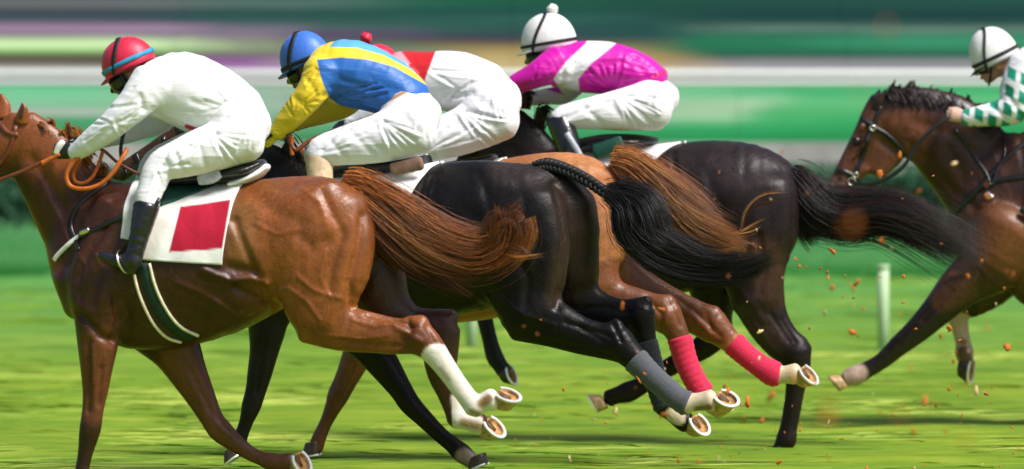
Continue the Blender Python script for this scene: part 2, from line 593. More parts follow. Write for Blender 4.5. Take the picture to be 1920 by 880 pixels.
def hair(name, fr, guides, count, r0, parent, cols, curl=0.012, seg=9, grad=(1.0, 1.0), stray=0.16):
    """strands that follow guide paths; guide: (list of (px, py, w), start radius m, end radius m, share)"""
    VV, FF, CC = [], [], []
    base = 0
    tot = sum(gd[3] for gd in guides)
    for pts, ra, rb, share in guides:
        G = smooth_path([fr.P(*p) for p in pts], 5)
        u = np.linspace(0, 1, len(G))
        T = frames_along(G)
        S = np.cross(T, [0, 1.0, 0]); S /= np.linalg.norm(S, axis=1)[:, None] + 1e-9
        B = np.cross(T, S)
        ns = int(count * share / tot)
        mid_ = np.hypot(pts[0][0] - guides[0][0][0][0], pts[0][1] - guides[0][0][0][1]) > 60 and grad[0] != grad[1]     # locks that join lower down
        g0 = grad[1] if mid_ else grad[0]
        lock = 0
        for si in range(ns):
            if lock <= 0:                                   # a new lock of hair
                lock = int(rng.integers(14, 46))
                ql = rng.normal(size=2) * 0.45
                lend = min(1.0, 0.66 + 0.46 * rng.random())
                lph, lfq = rng.random(2) * 6.28, 3 + 4 * rng.random(2)
                lamp = curl * (0.5 + 1.6 * rng.random())
                lcol = cols[int(rng.integers(len(cols)))] * (0.8 + 0.4 * rng.random())
                lflare = 1.0 + (0.9 if rng.random() < stray * 1.5 else 0.0)
            lock -= 1
            qs = rng.normal(size=2)
            end = min(1.0, lend * (0.80 + 0.24 * rng.random()))
            st = rng.random() * 0.55 if mid_ else (0.0 if rng.random() < 0.75 else rng.random() * 0.3)
            uu = np.linspace(st, end, seg + 1)
            def ip(A): return np.column_stack([np.interp(uu, u, A[:, i]) for i in range(3)])
            rad = (ra + (rb - ra) * uu ** 0.8) * (1 + (lflare - 1) * uu)
            sp = rad * 0.26 * (1.1 - 0.45 * uu) * (2.5 if rng.random() < stray else 1)
            o1 = ql[0] * rad + qs[0] * sp + lamp * uu * np.sin(lph[0] + lfq[0] * uu)
            o2 = ql[1] * rad * 0.7 + qs[1] * sp + lamp * uu * np.sin(lph[1] + lfq[1] * uu)
            Pp = ip(G) + ip(S) * o1[:, None] + ip(B) * o2[:, None]
            rr = r0 * (0.7 + 0.6 * rng.random()) * np.interp(uu, [st, st + 0.5 * (end - st), end], [0.25 if mid_ else 0.9, 1.0, 0.15])
            T2 = frames_along(Pp)
            U = np.cross(T2, [0.1, 1.0, 0.05]); U /= np.linalg.norm(U, axis=1)[:, None] + 1e-9
            W = np.cross(T2, U)
            ring = [Pp + rr[:, None] * (math.cos(t) * U + math.sin(t) * W) for t in (0, 2.094, 4.189)]
            VV.append(np.stack(ring, 1).reshape(-1, 3))
            CC.append(np.repeat(np.outer(g0 + (grad[1] - g0) * np.clip(uu * 1.6, 0, 1), lcol * (0.75 + 0.5 * rng.random())), 3, 0))
            i = np.arange(seg)[:, None] * 3
            for j in range(3):
                k = (j + 1) % 3
                FF.append(np.hstack([i + j, i + k, i + 3 + k, i + 3 + j]) + base)
            base += 3 * (seg + 1)
    return mesh_obj(name, np.vstack(VV), np.vstack(FF), M['hair'], parent, True, np.vstack(CC))

# ------------------------------------------------------------------ the ground
def grass_material():
    m = Mat('grass_turf', rough=0.75, spec=0.15)
    v = m.coords(kind='Object')
    n1 = m.noise(m.coords((0.55, 0.8, 1)), 1.0, 5, 0.6)
    n2 = m.noise(m.coords((1.1, 2.0, 1)), 1.0, 4, 0.55, 0.4)
    n3 = m.noise(m.coords((5.0, 7.0, 1)), 1.0, 3, 0.6)
    c = m.ramp(n2, [(0.28, (0.085, 0.170, 0.008)), (0.44, (0.145, 0.245, 0.010)), (0.60, (0.215, 0.310, 0.016)), (0.76, (0.350, 0.410, 0.055))])
    c2 = m.ramp(n1, [(0.35, (0.75, 0.85, 0.7)), (0.65, (1.22, 1.1, 1.1))])
    c = m.mix(0.8, c, c2, 'MULTIPLY')
    c = m.mix(0.2, c, m.ramp(n3, [(0.35, (0.04, 0.10, 0.008)), (0.65, (0.20, 0.27, 0.03))]))
    # farther out the turf is a cooler, uncut grass; the change is gradual and patchy
    sp = m.N('ShaderNodeSeparateXYZ'); m.L(v, sp.inputs[0])
    mr = m.N('ShaderNodeMapRange'); mr.inputs[1].default_value = 56.0; mr.inputs[2].default_value = 73.0
    m.L(sp.outputs['Y'], mr.inputs[0])
    cool = m.ramp(n2, [(0.3, (0.045, 0.195, 0.040)), (0.7, (0.100, 0.290, 0.065))])
    c = m.mix(mr.outputs[0], c, cool)
    # worn and muddy ground in patches
    mud = m.ramp(m.noise(m.coords((0.7, 0.35, 1)), 1.0, 4, 0.65), [(0.62, (0, 0, 0)), (0.72, (0.8, 0.8, 0.8))])
    c = m.mix(mud, c, (0.075, 0.075, 0.02))
    m.base(c)
    m.bump(m.mix(0.5, n2, n3), 0.35, 0.03)
    return m.m
M['grass'] = grass_material()

def ground_sheet():
    xs = np.concatenate([np.linspace(-700, -12, 8), np.linspace(-9, 9, 120), np.linspace(12, 700, 8)])
    ys = np.concatenate([np.linspace(-40, 36, 6), np.linspace(38, 82, 190), np.linspace(90, 1600, 10)])
    X, Y = np.meshgrid(xs, ys, indexing='ij')
    P = np.column_stack([X.ravel(), Y.ravel(), np.zeros(X.size)])
    bump = vnoise(P * np.array([1.6, 1.1, 1])) * 0.03 + vnoise(P * np.array([4, 2.4, 1]) + 9) * 0.008
    near = (np.abs(P[:, 0]) < 10) & (P[:, 1] > 37) & (P[:, 1] < 83)
    P[:, 2] = np.where(near, bump - 0.03, -0.02)
    n = len(ys)
    I, J = np.meshgrid(np.arange(len(xs) - 1), np.arange(n - 1), indexing='ij')
    q = (I * n + J).ravel()
    o = mesh_obj('grass_field', P, np.column_stack([q, q + n, q + n + 1, q + 1]), M['grass'])
    tag(o, 'bright green racecourse turf under the galloping horses', None, kind='structure')
ground_sheet()

def grass_blades():
    """long blades bent over along the running direction; nobody could count them"""
    m = Mat('grass_blade', rough=0.55, spec=0.2, attr='tint')
    M['blade'] = m.m
    n = 9000
    Y = 41.5 + 33 * rng.random(n) ** 1.35
    half = 0.0625 * Y + 0.25
    X = (rng.random(n) * 2 - 1) * half
    ln = 0.18 + 0.75 * rng.random(n) ** 2
    up = 0.003 + 0.010 * rng.random(n) ** 2
    d = np.where(rng.random(n) < 0.75, 1, -1)
    ang = rng.normal(size=n) * 0.10
    dx, dy = d * np.cos(ang), np.sin(ang)
    wd = 0.0035 + 0.006 * rng.random(n)
    base = np.column_stack([X, Y, np.full(n, -0.02)])
    fld = vnoise(np.column_stack([X * 1.5, Y * 0.9, np.zeros(n)])); fld2 = vnoise(np.column_stack([X * 5, Y * 3, np.ones(n)]))
    rings = []
    for t, hgt, k in ((0.0, 0.0, 1.0), (0.4, 0.75, 1.0), (0.75, 1.0, 0.7), (1.0, 0.8, 0.12)):
        p = base + np.column_stack([dx * ln * t, dy * ln * t, up * hgt * 1.6])
        side = np.column_stack([-dy * 0.5, dx * 0.5, np.full(n, 0.45)]) * (wd * k)[:, None]
        rings += [p - side, p + side]
    V = np.stack(rings, 1).reshape(-1, 3)
    i = np.arange(n)[:, None] * 8
    F = np.vstack([np.hstack([i + a_, i + a_ + 1, i + a_ + 3, i + a_ + 2]) for a_ in (0, 2, 4)])
    g = np.array([0.13, 0.24, 0.016]); y = np.array([0.34, 0.42, 0.07]); dk = np.array([0.11, 0.21, 0.014])
    k = np.clip(fld * 1.5 + fld2 * 0.5 - 0.5 + 0.10 * rng.normal(size=n), 0, 1)[:, None]
    C = np.where(k < 0.5, dk + (g - dk) * k * 2, g + (y - g) * (k - 0.5) * 2)
    o = mesh_obj('grass', V, F, M['blade'], None, True, np.repeat(C, 8, 0))
    tag(o, 'long green grass blades bent over on the turf', 'grass', kind='stuff')
grass_blades()

# ------------------------------------------------------------------ far side of the course
def zat(py, Y):
    return at(960, py, Y)[2]

def streak_material(name, stops, sx=0.12, sz=9.0, rough=0.7, detail=3, grain=0.12, off=0.0):
    m = Mat(name, rough=rough, spec=0.2)
    tc = m.coords((sx, 1, sz))
    n = m.noise(tc, 1.0, detail, 0.5)
    c = m.ramp(n, stops)
    m.base(c)
    return m.m

def box(x0, x1, y0, y1, z0, z1):
    V = [(x0, y0, z0), (x1, y0, z0), (x1, y1, z0), (x0, y1, z0), (x0, y0, z1), (x1, y0, z1), (x1, y1, z1), (x0, y1, z1)]
    F = [(0, 3, 2, 1), (4, 5, 6, 7), (0, 1, 5, 4), (1, 2, 6, 5), (2, 3, 7, 6), (3, 0, 4, 7)]
    return np.array(V, float), F

def wall_thing(name, label, cat, Y, depth, x0, x1, py_top, py_bot, mat, parts=None, kind=None):
    z1, z0 = zat(py_top, Y), max(-0.05, zat(py_bot, Y))
    o = mesh_obj(name, *box(x0, x1, Y, Y + depth, z0, z1), mat, None, False)
    tag(o, label, cat, kind=kind)
    return o

XL, XR = -40.0, 40.0
def xat(px, Y): return at(px, 200, Y)[0]

def hedge(name, label, Y, depth, z0, z1, x0, x1, cols, n, size, seed, wav=0.25):
    """a clipped hedge: a core of dark twigs and thousands of small leaves through its outer layer"""
    r = np.random.default_rng(seed)
    root = bpy.data.objects.new(name, None); link(root)
    root.location = ((x0 + x1) / 2, Y, z0)
    tag(root, label, 'hedge')
    cx = (x0 + x1) / 2
    core = mesh_obj('twig_core', *box(x0 - cx, x1 - cx, 0.25, depth, 0, (z1 - z0) * 0.86), M['hedge_core'], root, False)
    X = x0 + (x1 - x0) * r.random(n)
    top = (z1 - z0) * (1 - wav * vnoise(np.column_stack([X * 0.9, np.zeros(n), np.full(n, seed * 1.7)])))
    Z = top * (r.random(n) ** 0.8)
    Yy = np.where(r.random(n) < 0.75, 0.25 * r.random(n), depth * r.random(n))
    Z = np.where(Yy > 0.25, top * (0.84 + 0.16 * r.random(n)), Z)
    c = np.column_stack([X - cx, Yy, Z])
    a_ = r.normal(size=(n, 3)); a_ /= np.linalg.norm(a_, axis=1)[:, None]
    b_ = np.cross(a_, r.normal(size=(n, 3))); b_ /= np.linalg.norm(b_, axis=1)[:, None]
    s_ = size * (0.6 + 0.8 * r.random(n))[:, None]
    V = np.stack([c - a_ * s_, c - b_ * s_ * 0.5, c + a_ * s_, c + b_ * s_ * 0.5], 1).reshape(-1, 3)
    F = (np.arange(n)[:, None] * 4 + np.arange(4)[None, :])
    k = np.clip(vnoise(np.column_stack([X * 0.5, np.zeros(n), Z * 4 + seed])) * 1.3 - 0.15 + 0.15 * r.normal(size=n), 0, 0.999) * (len(cols) - 1)
    i0 = k.astype(int); fr_ = (k - i0)[:, None]
    cols = np.array(cols)
    C = cols[i0] * (1 - fr_) + cols[i0 + 1] * fr_
    lf = mesh_obj('leaves', V, F, M['leaf'], root, False, np.repeat(C, 4, 0))
    lf['kind'] = 'stuff'
    return root
M['hedge_core'] = plain('hedge_twigs', (0.010, 0.022, 0.012), 0.9)
M['leaf'] = Mat('hedge_leaf', rough=0.6, spec=0.25, attr='tint').m

def verge():
    """tall uncut grass along the foot of the hedge"""
    r = np.random.default_rng(11)
    n = 40000
    X = -9 + 18 * r.random(n); Y = 76.0 - 4.0 * r.random(n) ** 1.7
    h_ = (0.10 + 0.28 * r.random(n)) * (0.55 + 0.75 * vnoise(np.column_stack([X * 0.8, Y, np.zeros(n)]))) * np.clip((Y - 71.6) / 4.4, 0.06, 1) ** 1.5
    lx = r.normal(size=n) * 0.08; w = 0.010 + 0.008 * r.random(n)
    b0 = np.column_stack([X - w, Y, np.full(n, -.02)]); b1 = np.column_stack([X + w, Y, np.full(n, -.02)])
    t = np.column_stack([X + lx, Y - 0.03, h_])
    V = np.stack([b0, b1, t], 1).reshape(-1, 3)
    k = np.clip(vnoise(np.column_stack([X * 0.7, Y, np.ones(n)])) + .2 * r.normal(size=n), 0, 1)[:, None]
    C = np.array([0.10, 0.38, 0.12]) * (1 - k) + np.array([0.20, 0.52, 0.19]) * k
    o = mesh_obj('long_grass', V, np.arange(3 * n).reshape(-1, 3), M['blade'], None, False, np.repeat(C, 3, 0))
    tag(o, 'verge of tall uncut grass at the foot of the low hedge', 'grass', kind='stuff')
verge()
# the clipped low hedge at the far edge of the turf
zg = 0.0
Yh = 76.0
hedge('low_hedge', 'low clipped dark green hedge along the far edge of the turf', Yh, 0.9, 0.0, zat(308, Yh), -9.0, 9.0,
      [(0.03, 0.10, 0.05), (0.045, 0.14, 0.07), (0.06, 0.19, 0.09)], 40000, 0.028, 3, 0.06)
Yk = 77.2
M['concrete'] = plain('pale_concrete', (0.52, 0.51, 0.46), 0.8, bscale=6, bstr=0.3)
wall_thing('low_wall', 'pale grey concrete wall between the low hedge and the green boards', 'wall', Yk, 0.35, XL, XR, 268, 330, M['concrete'])
# printed boards and screens: streaky bands of colour that change along their length
def print_material(name, Y, cols, wob=6.0, rough=0.6):
    """cols: list of (photo x, [(photo y, sRGB)...]): bands of the print, blended along the length"""
    m = Mat(name, rough=rough, spec=0.15)
    v = m.coords()
    sp = m.N('ShaderNodeSeparateXYZ'); m.L(v, sp.inputs[0])
    z_ = lambda py: zat(py, Y)
    ys = [y for _, st in cols for y, _ in st]
    zt, zb = z_(min(ys)), z_(max(ys))
    # the bands waver a little along the print
    wv = m.noise(m.coords((0.5, 1, 9.0)), 1.0, 4, 0.6)
    ma = m.N('ShaderNodeMath', operation='MULTIPLY_ADD'); m.L(wv, ma.inputs[0]); ma.inputs[1].default_value = 2 * wob * abs(z_(100) - z_(101)); ma.inputs[2].default_value = -wob * abs(z_(100) - z_(101))
    ad = m.N('ShaderNodeMath', operation='ADD'); m.L(sp.outputs['Z'], ad.inputs[0]); m.L(ma.outputs[0], ad.inputs[1])
    mr = m.N('ShaderNodeMapRange'); mr.inputs[1].default_value = zt; mr.inputs[2].default_value = zb
    m.L(ad.outputs[0], mr.inputs[0])
    xw = m.noise(m.coords((0.8, 1, 7.0)), 1.0, 3, 0.6)
    xa = m.N('ShaderNodeMath', operation='MULTIPLY_ADD'); m.L(xw, xa.inputs[0]); xa.inputs[1].default_value = 2.4; xa.inputs[2].default_value = -1.2
    xs = m.N('ShaderNodeMath', operation='ADD'); m.L(sp.outputs['X'], xs.inputs[0]); m.L(xa.outputs[0], xs.inputs[1])
    out = None; px_ = None
    for x, st in cols:
        st = sorted(st)[:30]
        r = m.ramp(mr.outputs[0], [((zt - z_(y)) / (zt - zb), tuple(min(.9, 0.98 * k) for k in srgb(*c))) for y, c in st])
        if out is None:
            out = r
        else:
            q = m.N('ShaderNodeMapRange'); q.interpolation_type = 'SMOOTHSTEP'
            q.inputs[1].default_value = at(px_, 200, Y)[0]; q.inputs[2].default_value = at(x, 200, Y)[0]
            m.L(xs.outputs[0], q.inputs[0])
            out = m.mix(q.outputs[0], out, r)
        px_ = x
    st = m.noise(m.coords((0.35, 1, 34.0)), 1.0, 3, 0.5)
    out = m.mix(1.0, out, m.ramp(st, [(0.3, (0.80,) * 3), (0.7, (1.14,) * 3)]), 'MULTIPLY')
    m.base(out)
    return m.m

def panel_row(name, label, cat, Y, py_top, py_bot, mat, part, step, depth=0.05, x0=-18.0, x1=18.0):
    rt = bpy.data.objects.new(name, None); link(rt); rt.location = (0, Y, 0)
    tag(rt, label, cat)
    z1, z0 = zat(py_top, Y), zat(py_bot, Y)
    n = int((x1 - x0) / step)
    for i in range(n):
        mesh_obj(part, *box(x0 + i * step, x0 + (i + 1) * step - 0.004, 0, depth, z0, z1), mat, rt, False)
    for i in range(0, n + 1):
        mesh_obj('post', *box(x0 + i * step - 0.03, x0 + i * step + 0.03, depth + 0.004, depth + 0.06, -0.05, z1 - 0.02), M['concrete'], rt, False)
    return rt
BOARD = [(150, [(158, (120, 205, 160)), (172, (128, 214, 166)), (190, (140, 205, 165)), (204, (150, 200, 168)), (209, (205, 206, 198)), (214, (200, 205, 195)), (220, (88, 172, 125)), (245, (80, 165, 110)), (268, (60, 140, 90))]),
         (560, [(158, (185, 195, 185)), (175, (165, 190, 175)), (195, (170, 192, 178)), (215, (140, 180, 155)), (240, (100, 165, 120)), (268, (60, 140, 90))]),
         (1000, [(158, (190, 200, 170)), (185, (130, 200, 150)), (215, (150, 205, 165)), (245, (70, 170, 110)), (268, (50, 140, 88))]),
         (1330, [(158, (170, 215, 180)), (172, (110, 205, 150)), (188, (165, 212, 172)), (205, (190, 222, 186)), (222, (160, 212, 168)), (238, (60, 172, 108)), (255, (50, 165, 98)), (268, (40, 140, 85))]),
         (1520, [(158, (120, 205, 150)), (170, (70, 185, 120)), (188, (110, 200, 138)), (205, (100, 196, 128)), (225, (66, 180, 108)), (245, (52, 168, 98)), (268, (42, 145, 88))])]
panel_row('hoarding', 'long row of green and pale striped hoarding boards above the grey wall', 'hoarding', 77.3, 158, 267, print_material('green_board_print', 77.3, BOARD, 5, 0.5), 'board', 4.0)
M['white_rail'] = plain('white_rail_plastic', (0.72, 0.72, 0.71), 0.4, var=0.05)
# white running rail in front of the boards: a thick and a thin tube and their posts
rr = bpy.data.objects.new('running_rail', None); link(rr); rr.location = (0, 76.95, 0)
tag(rr, 'white double running rail along the top of the green boards', 'rail')
for py, r_ in ((139, 0.034), (156, 0.020)):
    z = zat(py, 76.95)
    V, F = tube([(-20, 0, z), (0, 0, z), (20, 0, z)], r_, 10)
    mesh_obj('rail_tube', V, F, M['white_rail'], rr)
for i in range(7):
    x = -18.6 + i * 6.2
    mesh_obj('rail_post', *box(x, x + 0.05, 0.04, 0.09, 0.0, zat(160, 76.95)), M['concrete'], rr, False)

# behind the boards: striped screens standing in for the blurred background, and the tall hedge
SCREEN = [(250, [(40, (70, 80, 90)), (47, (160, 128, 162)), (58, (176, 145, 176)), (68, (135, 112, 135)), (73, (190, 225, 165)), (82, (226, 246, 198)), (90, (205, 238, 170)), (96, (110, 180, 92)), (102, (125, 120, 95)), (110, (76, 72, 60)), (120, (110, 104, 90)), (127, (196, 190, 186)), (140, (226, 220, 218)), (160, (205, 205, 200))]),
          (440, [(40, (58, 92, 90)), (55, (128, 116, 138)), (68, (142, 126, 144)), (78, (150, 150, 135)), (92, (150, 168, 134)), (102, (122, 112, 110)), (112, (152, 100, 160)), (123, (168, 112, 178)), (134, (196, 182, 200)), (150, (206, 198, 206)), (160, (190, 196, 190))]),
          (640, [(40, (46, 98, 86)), (55, (80, 92, 100)), (66, (92, 70, 110)), (78, (96, 100, 92)), (90, (110, 140, 110)), (105, (150, 120, 150)), (125, (190, 180, 180)), (160, (190, 190, 170))]),
          (900, [(40, (44, 96, 84)), (60, (52, 86, 84)), (72, (66, 62, 86)), (80, (108, 92, 76)), (92, (170, 148, 98)), (108, (206, 180, 122)), (130, (212, 190, 140)), (160, (214, 200, 160))]),
          (1180, [(40, (36, 84, 78)), (60, (38, 82, 80)), (72, (44, 80, 84)), (84, (120, 114, 86)), (100, (172, 148, 100)), (118, (194, 156, 100)), (128, (200, 182, 150)), (160, (220, 214, 200))]),
          (1420, [(40, (30, 76, 70)), (48, (84, 112, 104)), (54, (112, 132, 122)), (62, (52, 112, 92)), (76, (40, 128, 92)), (94, (40, 116, 86)), (106, (42, 92, 76)), (113, (150, 146, 150)), (126, (168, 162, 168)), (134, (180, 178, 182)), (160, (200, 205, 200))]),
          (1700, [(40, (30, 74, 70)), (50, (70, 104, 96)), (56, (120, 140, 130)), (64, (60, 130, 104)), (78, (60, 150, 112)), (94, (48, 124, 92)), (106, (44, 92, 78)), (113, (140, 140, 144)), (128, (160, 156, 162)), (160, (200, 205, 200))])]
panel_row('backdrop', 'long stand-in windbreak printed in mauve, white, beige and green stripes behind the white rail', 'backdrop', 78.4, 40, 162, print_material('backdrop_print', 78.4, SCREEN, 4, 0.7), 'backdrop_panel', 3.0)
UPPER = [(200, [(-14, (58, 66, 70)), (2, (110, 112, 118)), (10, (122, 124, 128)), (18, (56, 70, 76)), (28, (70, 80, 92)), (42, (62, 80, 88))]),
         (480, [(-14, (40, 80, 76)), (8, (96, 120, 116)), (20, (44, 84, 80)), (42, (54, 92, 90))]),
         (900, [(-14, (30, 90, 70)), (6, (34, 98, 76)), (22, (32, 80, 74)), (34, (52, 100, 94)), (42, (48, 98, 88))]),
         (1500, [(-14, (36, 84, 72)), (10, (34, 80, 74)), (26, (30, 68, 66)), (42, (32, 76, 72))])]
panel_row('upper_backdrop', 'dark teal stand-in screen rising above the striped windbreak', 'screen', 80.0, -14, 60, print_material('upper_backdrop_print', 80.0, UPPER, 5, 0.8), 'backdrop_panel', 3.0)  # second stand-in screen, for the blurred background higher up
Yt = 86.0
hedge('tall_hedge', 'tall dark blue green hedge closing the view behind the screens', Yt, 2.0, 0.0, 6.5, -14.0, 14.0,
      [(0.022, 0.08, 0.068), (0.03, 0.10, 0.084), (0.04, 0.12, 0.10), (0.06, 0.14, 0.12)], 90000, 0.04, 5, 0.08)

PP = plain('pale_post_plastic', (0.42, 0.56, 0.34), 0.6, var=0.1)
# white posts standing out on the turf
for px, py, tp, lab in ((1656, 652, 505, 'white marker post on the turf behind the rightmost horse\'s outstretched foreleg'),
                        (884, 648, 520, 'white marker post glimpsed between the chestnut and the black horse')):
    Yp = 1146.0 * 45 / (py + 196.0)
    b0 = at(px, py, Yp); sc = F_PX / Yp
    root = bpy.data.objects.new('marker_post', None); link(root); root.location = (b0[0], Yp, 0)
    tag(root, lab, 'post', 'white marker posts on the turf')
    H = (py - tp) / sc
    V, F = tube([(0, 0, -0.1), (0, 0, H * 0.5), (0, 0, H)], 0.040, 14)
    mesh_obj('post', V, F, PP, root)
    V, F = tube([(0, 0, H), (0, 0, H + 0.03)], 0.043, 14)
    mesh_obj('post_cap', V, F, PP, root)

# ------------------------------------------------------------------ horse parts
def unit(v):
    v = np.asarray(v, dtype=float)
    return v / (np.linalg.norm(v) + 1e-12)

def hoof(fr, parent, px, py, w, ang, minor, side, pale=True, shoe=True, a=0.074, b=0.064, h=0.07, lean=0.02):
    """sole centre at a pixel; ang: image angle of the toe; minor: how far the sole turns to the camera side"""
    c = fr.P(px, py, w)
    t = math.radians(ang)
    u = np.array([math.cos(t), 0, math.sin(t)])
    p = np.array([-math.sin(t), 0, math.cos(t)]) * side
    n = unit(p * math.sqrt(max(0, 1 - minor * minor)) + np.array([0, -1.0, 0]) * minor)
    s = np.cross(n, u)
    K = 20
    th = np.linspace(0, 2 * math.pi, K, endpoint=False)
    ox = np.maximum(a * np.cos(th), -0.74 * a); oy = b * np.sin(th) * np.where(np.cos(th) < 0, 0.96, 1.0)
    def ring(sc, up, shift):
        return c + u * shift + np.outer(ox * sc, u) + np.outer(oy * sc, s) - n * up
    rings = [ring(0.70, h * 1.02, -lean), ring(0.79, h * 0.92, -lean * 0.9), ring(0.85, h * 0.6, -lean * 0.6), ring(0.93, h * 0.3, -lean * 0.3),
             ring(1.0, 0.0, 0), ring(0.84, -0.001, 0), ring(0.78, 0.012, 0), ring(0.35, 0.016, -0.004)]
    V = np.vstack(rings + [c - n * 0.014]); F = []; fm = []
    for i in range(len(rings) - 1):
        for j in range(K):
            k = (j + 1) % K
            F.append((i * K + j, i * K + k, (i + 1) * K + k, (i + 1) * K + j)); fm.append(0 if i < 4 else 1)
    e = (len(rings) - 1) * K
    for j in range(K):
        F.append((e + j, e + (j + 1) % K, len(V) - 1)); fm.append(1)
    # frog: a raised wedge from the heels to a point
    q = [(-0.72 * a, 0.36 * b), (-0.72 * a, -0.36 * b), (0.28 * a, 0.0), (-0.6 * a, 0.0)]
    o = len(V)
    fv = [c + u * x + s * y - n * 0.016 for x, y in q[:3]] + [c + u * (x * 0.9) + s * (y * 0.6) + n * 0.001 for x, y in q[:3]] + [c + u * q[3][0] - n * 0.008]
    V = np.vstack([V, fv])
    for f in ((0, 1, 4, 3), (1, 2, 5, 4), (2, 0, 3, 5)):
        F.append(tuple(o + i for i in f)); fm.append(2)
    F.append((o + 3, o + 4, o + 6)); F.append((o + 4, o + 5, o + 6)); F.append((o + 5, o + 3, o + 6)); fm += [2, 2, 2]
    ho = mesh_obj('hoof', V, F, None, parent, True, mats=[M['hoof_pale'] if pale else M['hoof_dark'], M['sole'], M['frog']], fmat=fm)
    if shoe:
        th = np.linspace(-2.45, 2.45, 25)
        ox = np.maximum(a * np.cos(th), -0.74 * a); oy = b * np.sin(th)
        V = []
        for i in range(25):
            for sc, up in ((1.03, 0.001), (1.03, -0.008), (0.80, -0.008), (0.80, 0.001)):
                V.append(c + u * ox[i] * sc + s * oy[i] * sc - n * up)
        F = [(0, 1, 2, 3), (99, 98, 97, 96)]
        for i in range(24):
            for j in range(4):
                F.append((i * 4 + j, (i + 1) * 4 + j, (i + 1) * 4 + (j + 1) % 4, i * 4 + (j + 1) % 4))
        mesh_obj('horseshoe', V, F, M['shoe'], ho, False)
    return ho

def head_chains(fr, poll, muz, w=0.0, jawside=1):
    """skull, jaw, muzzle of a horse between two pixels; returns chains and the placing function"""
    p0 = np.array(poll, float); p1 = np.array(muz, float)
    d = p1 - p0; L = np.linalg.norm(d)
    nrm = np.array([-d[1], d[0]]) / L * (-jawside)          # towards the jaw
    ax = d / L
    def at2(a_, b_):
        q = p0 + ax * a_ * L + nrm * b_ * L
        return q[0], q[1]
    def ch(lst, k):
        return fr.chain([(*at2(a_, b_), r * L, w, rt) for a_, b_, r, rt in lst], n=3)
    out = []
    out.append((ch([(0.02, 0.10, 0.115, .72), (0.16, 0.115, 0.135, .72), (0.32, 0.135, 0.142, .66), (0.5, 0.115, 0.118, .56), (0.68, 0.085, 0.085, .60), (0.84, 0.08, 0.076, .66), (0.95, 0.085, 0.070, .74)], 1), 0.02))
    out.append((ch([(0.22, 0.27, 0.125, .36), (0.36, 0.245, 0.105, .40), (0.55, 0.185, 0.062, .55), (0.75, 0.15, 0.042, .7), (0.93, 0.16, 0.04, .9)], 1), 0.03))
    out.append((ch([(0.90, 0.06, 0.06, .85), (0.99, 0.10, 0.05, .95)], 1), 0.02))           # nose and upper lip
    for s in (-1, 1):
        x, y = at2(0.30, 0.05)
        out.append((fr.chain([(x, y, 0.035 * L, w + s * 0.085, 0.7), (*at2(0.36, 0.055), 0.028 * L, w + s * 0.088, .7)], n=1), 0.02))   # brow bone
        out.append((fr.chain([(*at2(0.40, 0.15), 0.02 * L, w + s * 0.075, 0.7), (*at2(0.62, 0.12), 0.014 * L, w + s * 0.055, .7)], n=1), 0.03)) # cheek crest
    return out, at2, L

def horse_ears(fr, b, at2, L, w, tips):
    for s, (a_, b_) in zip((1, -1), tips):
        base = at2(0.02, 0.03)
        tip = at2(a_, b_)
        mid = ((base[0] + tip[0]) / 2 - 0.012 * L, (base[1] + tip[1]) / 2)
        b.add(fr.chain([(*base, 0.05 * L, w + s * 0.055, 0.7), (*mid, 0.048 * L, w + s * 0.075, 0.6), (*tip, 0.012 * L, w + s * 0.07, 0.8)], n=4), 0.02)

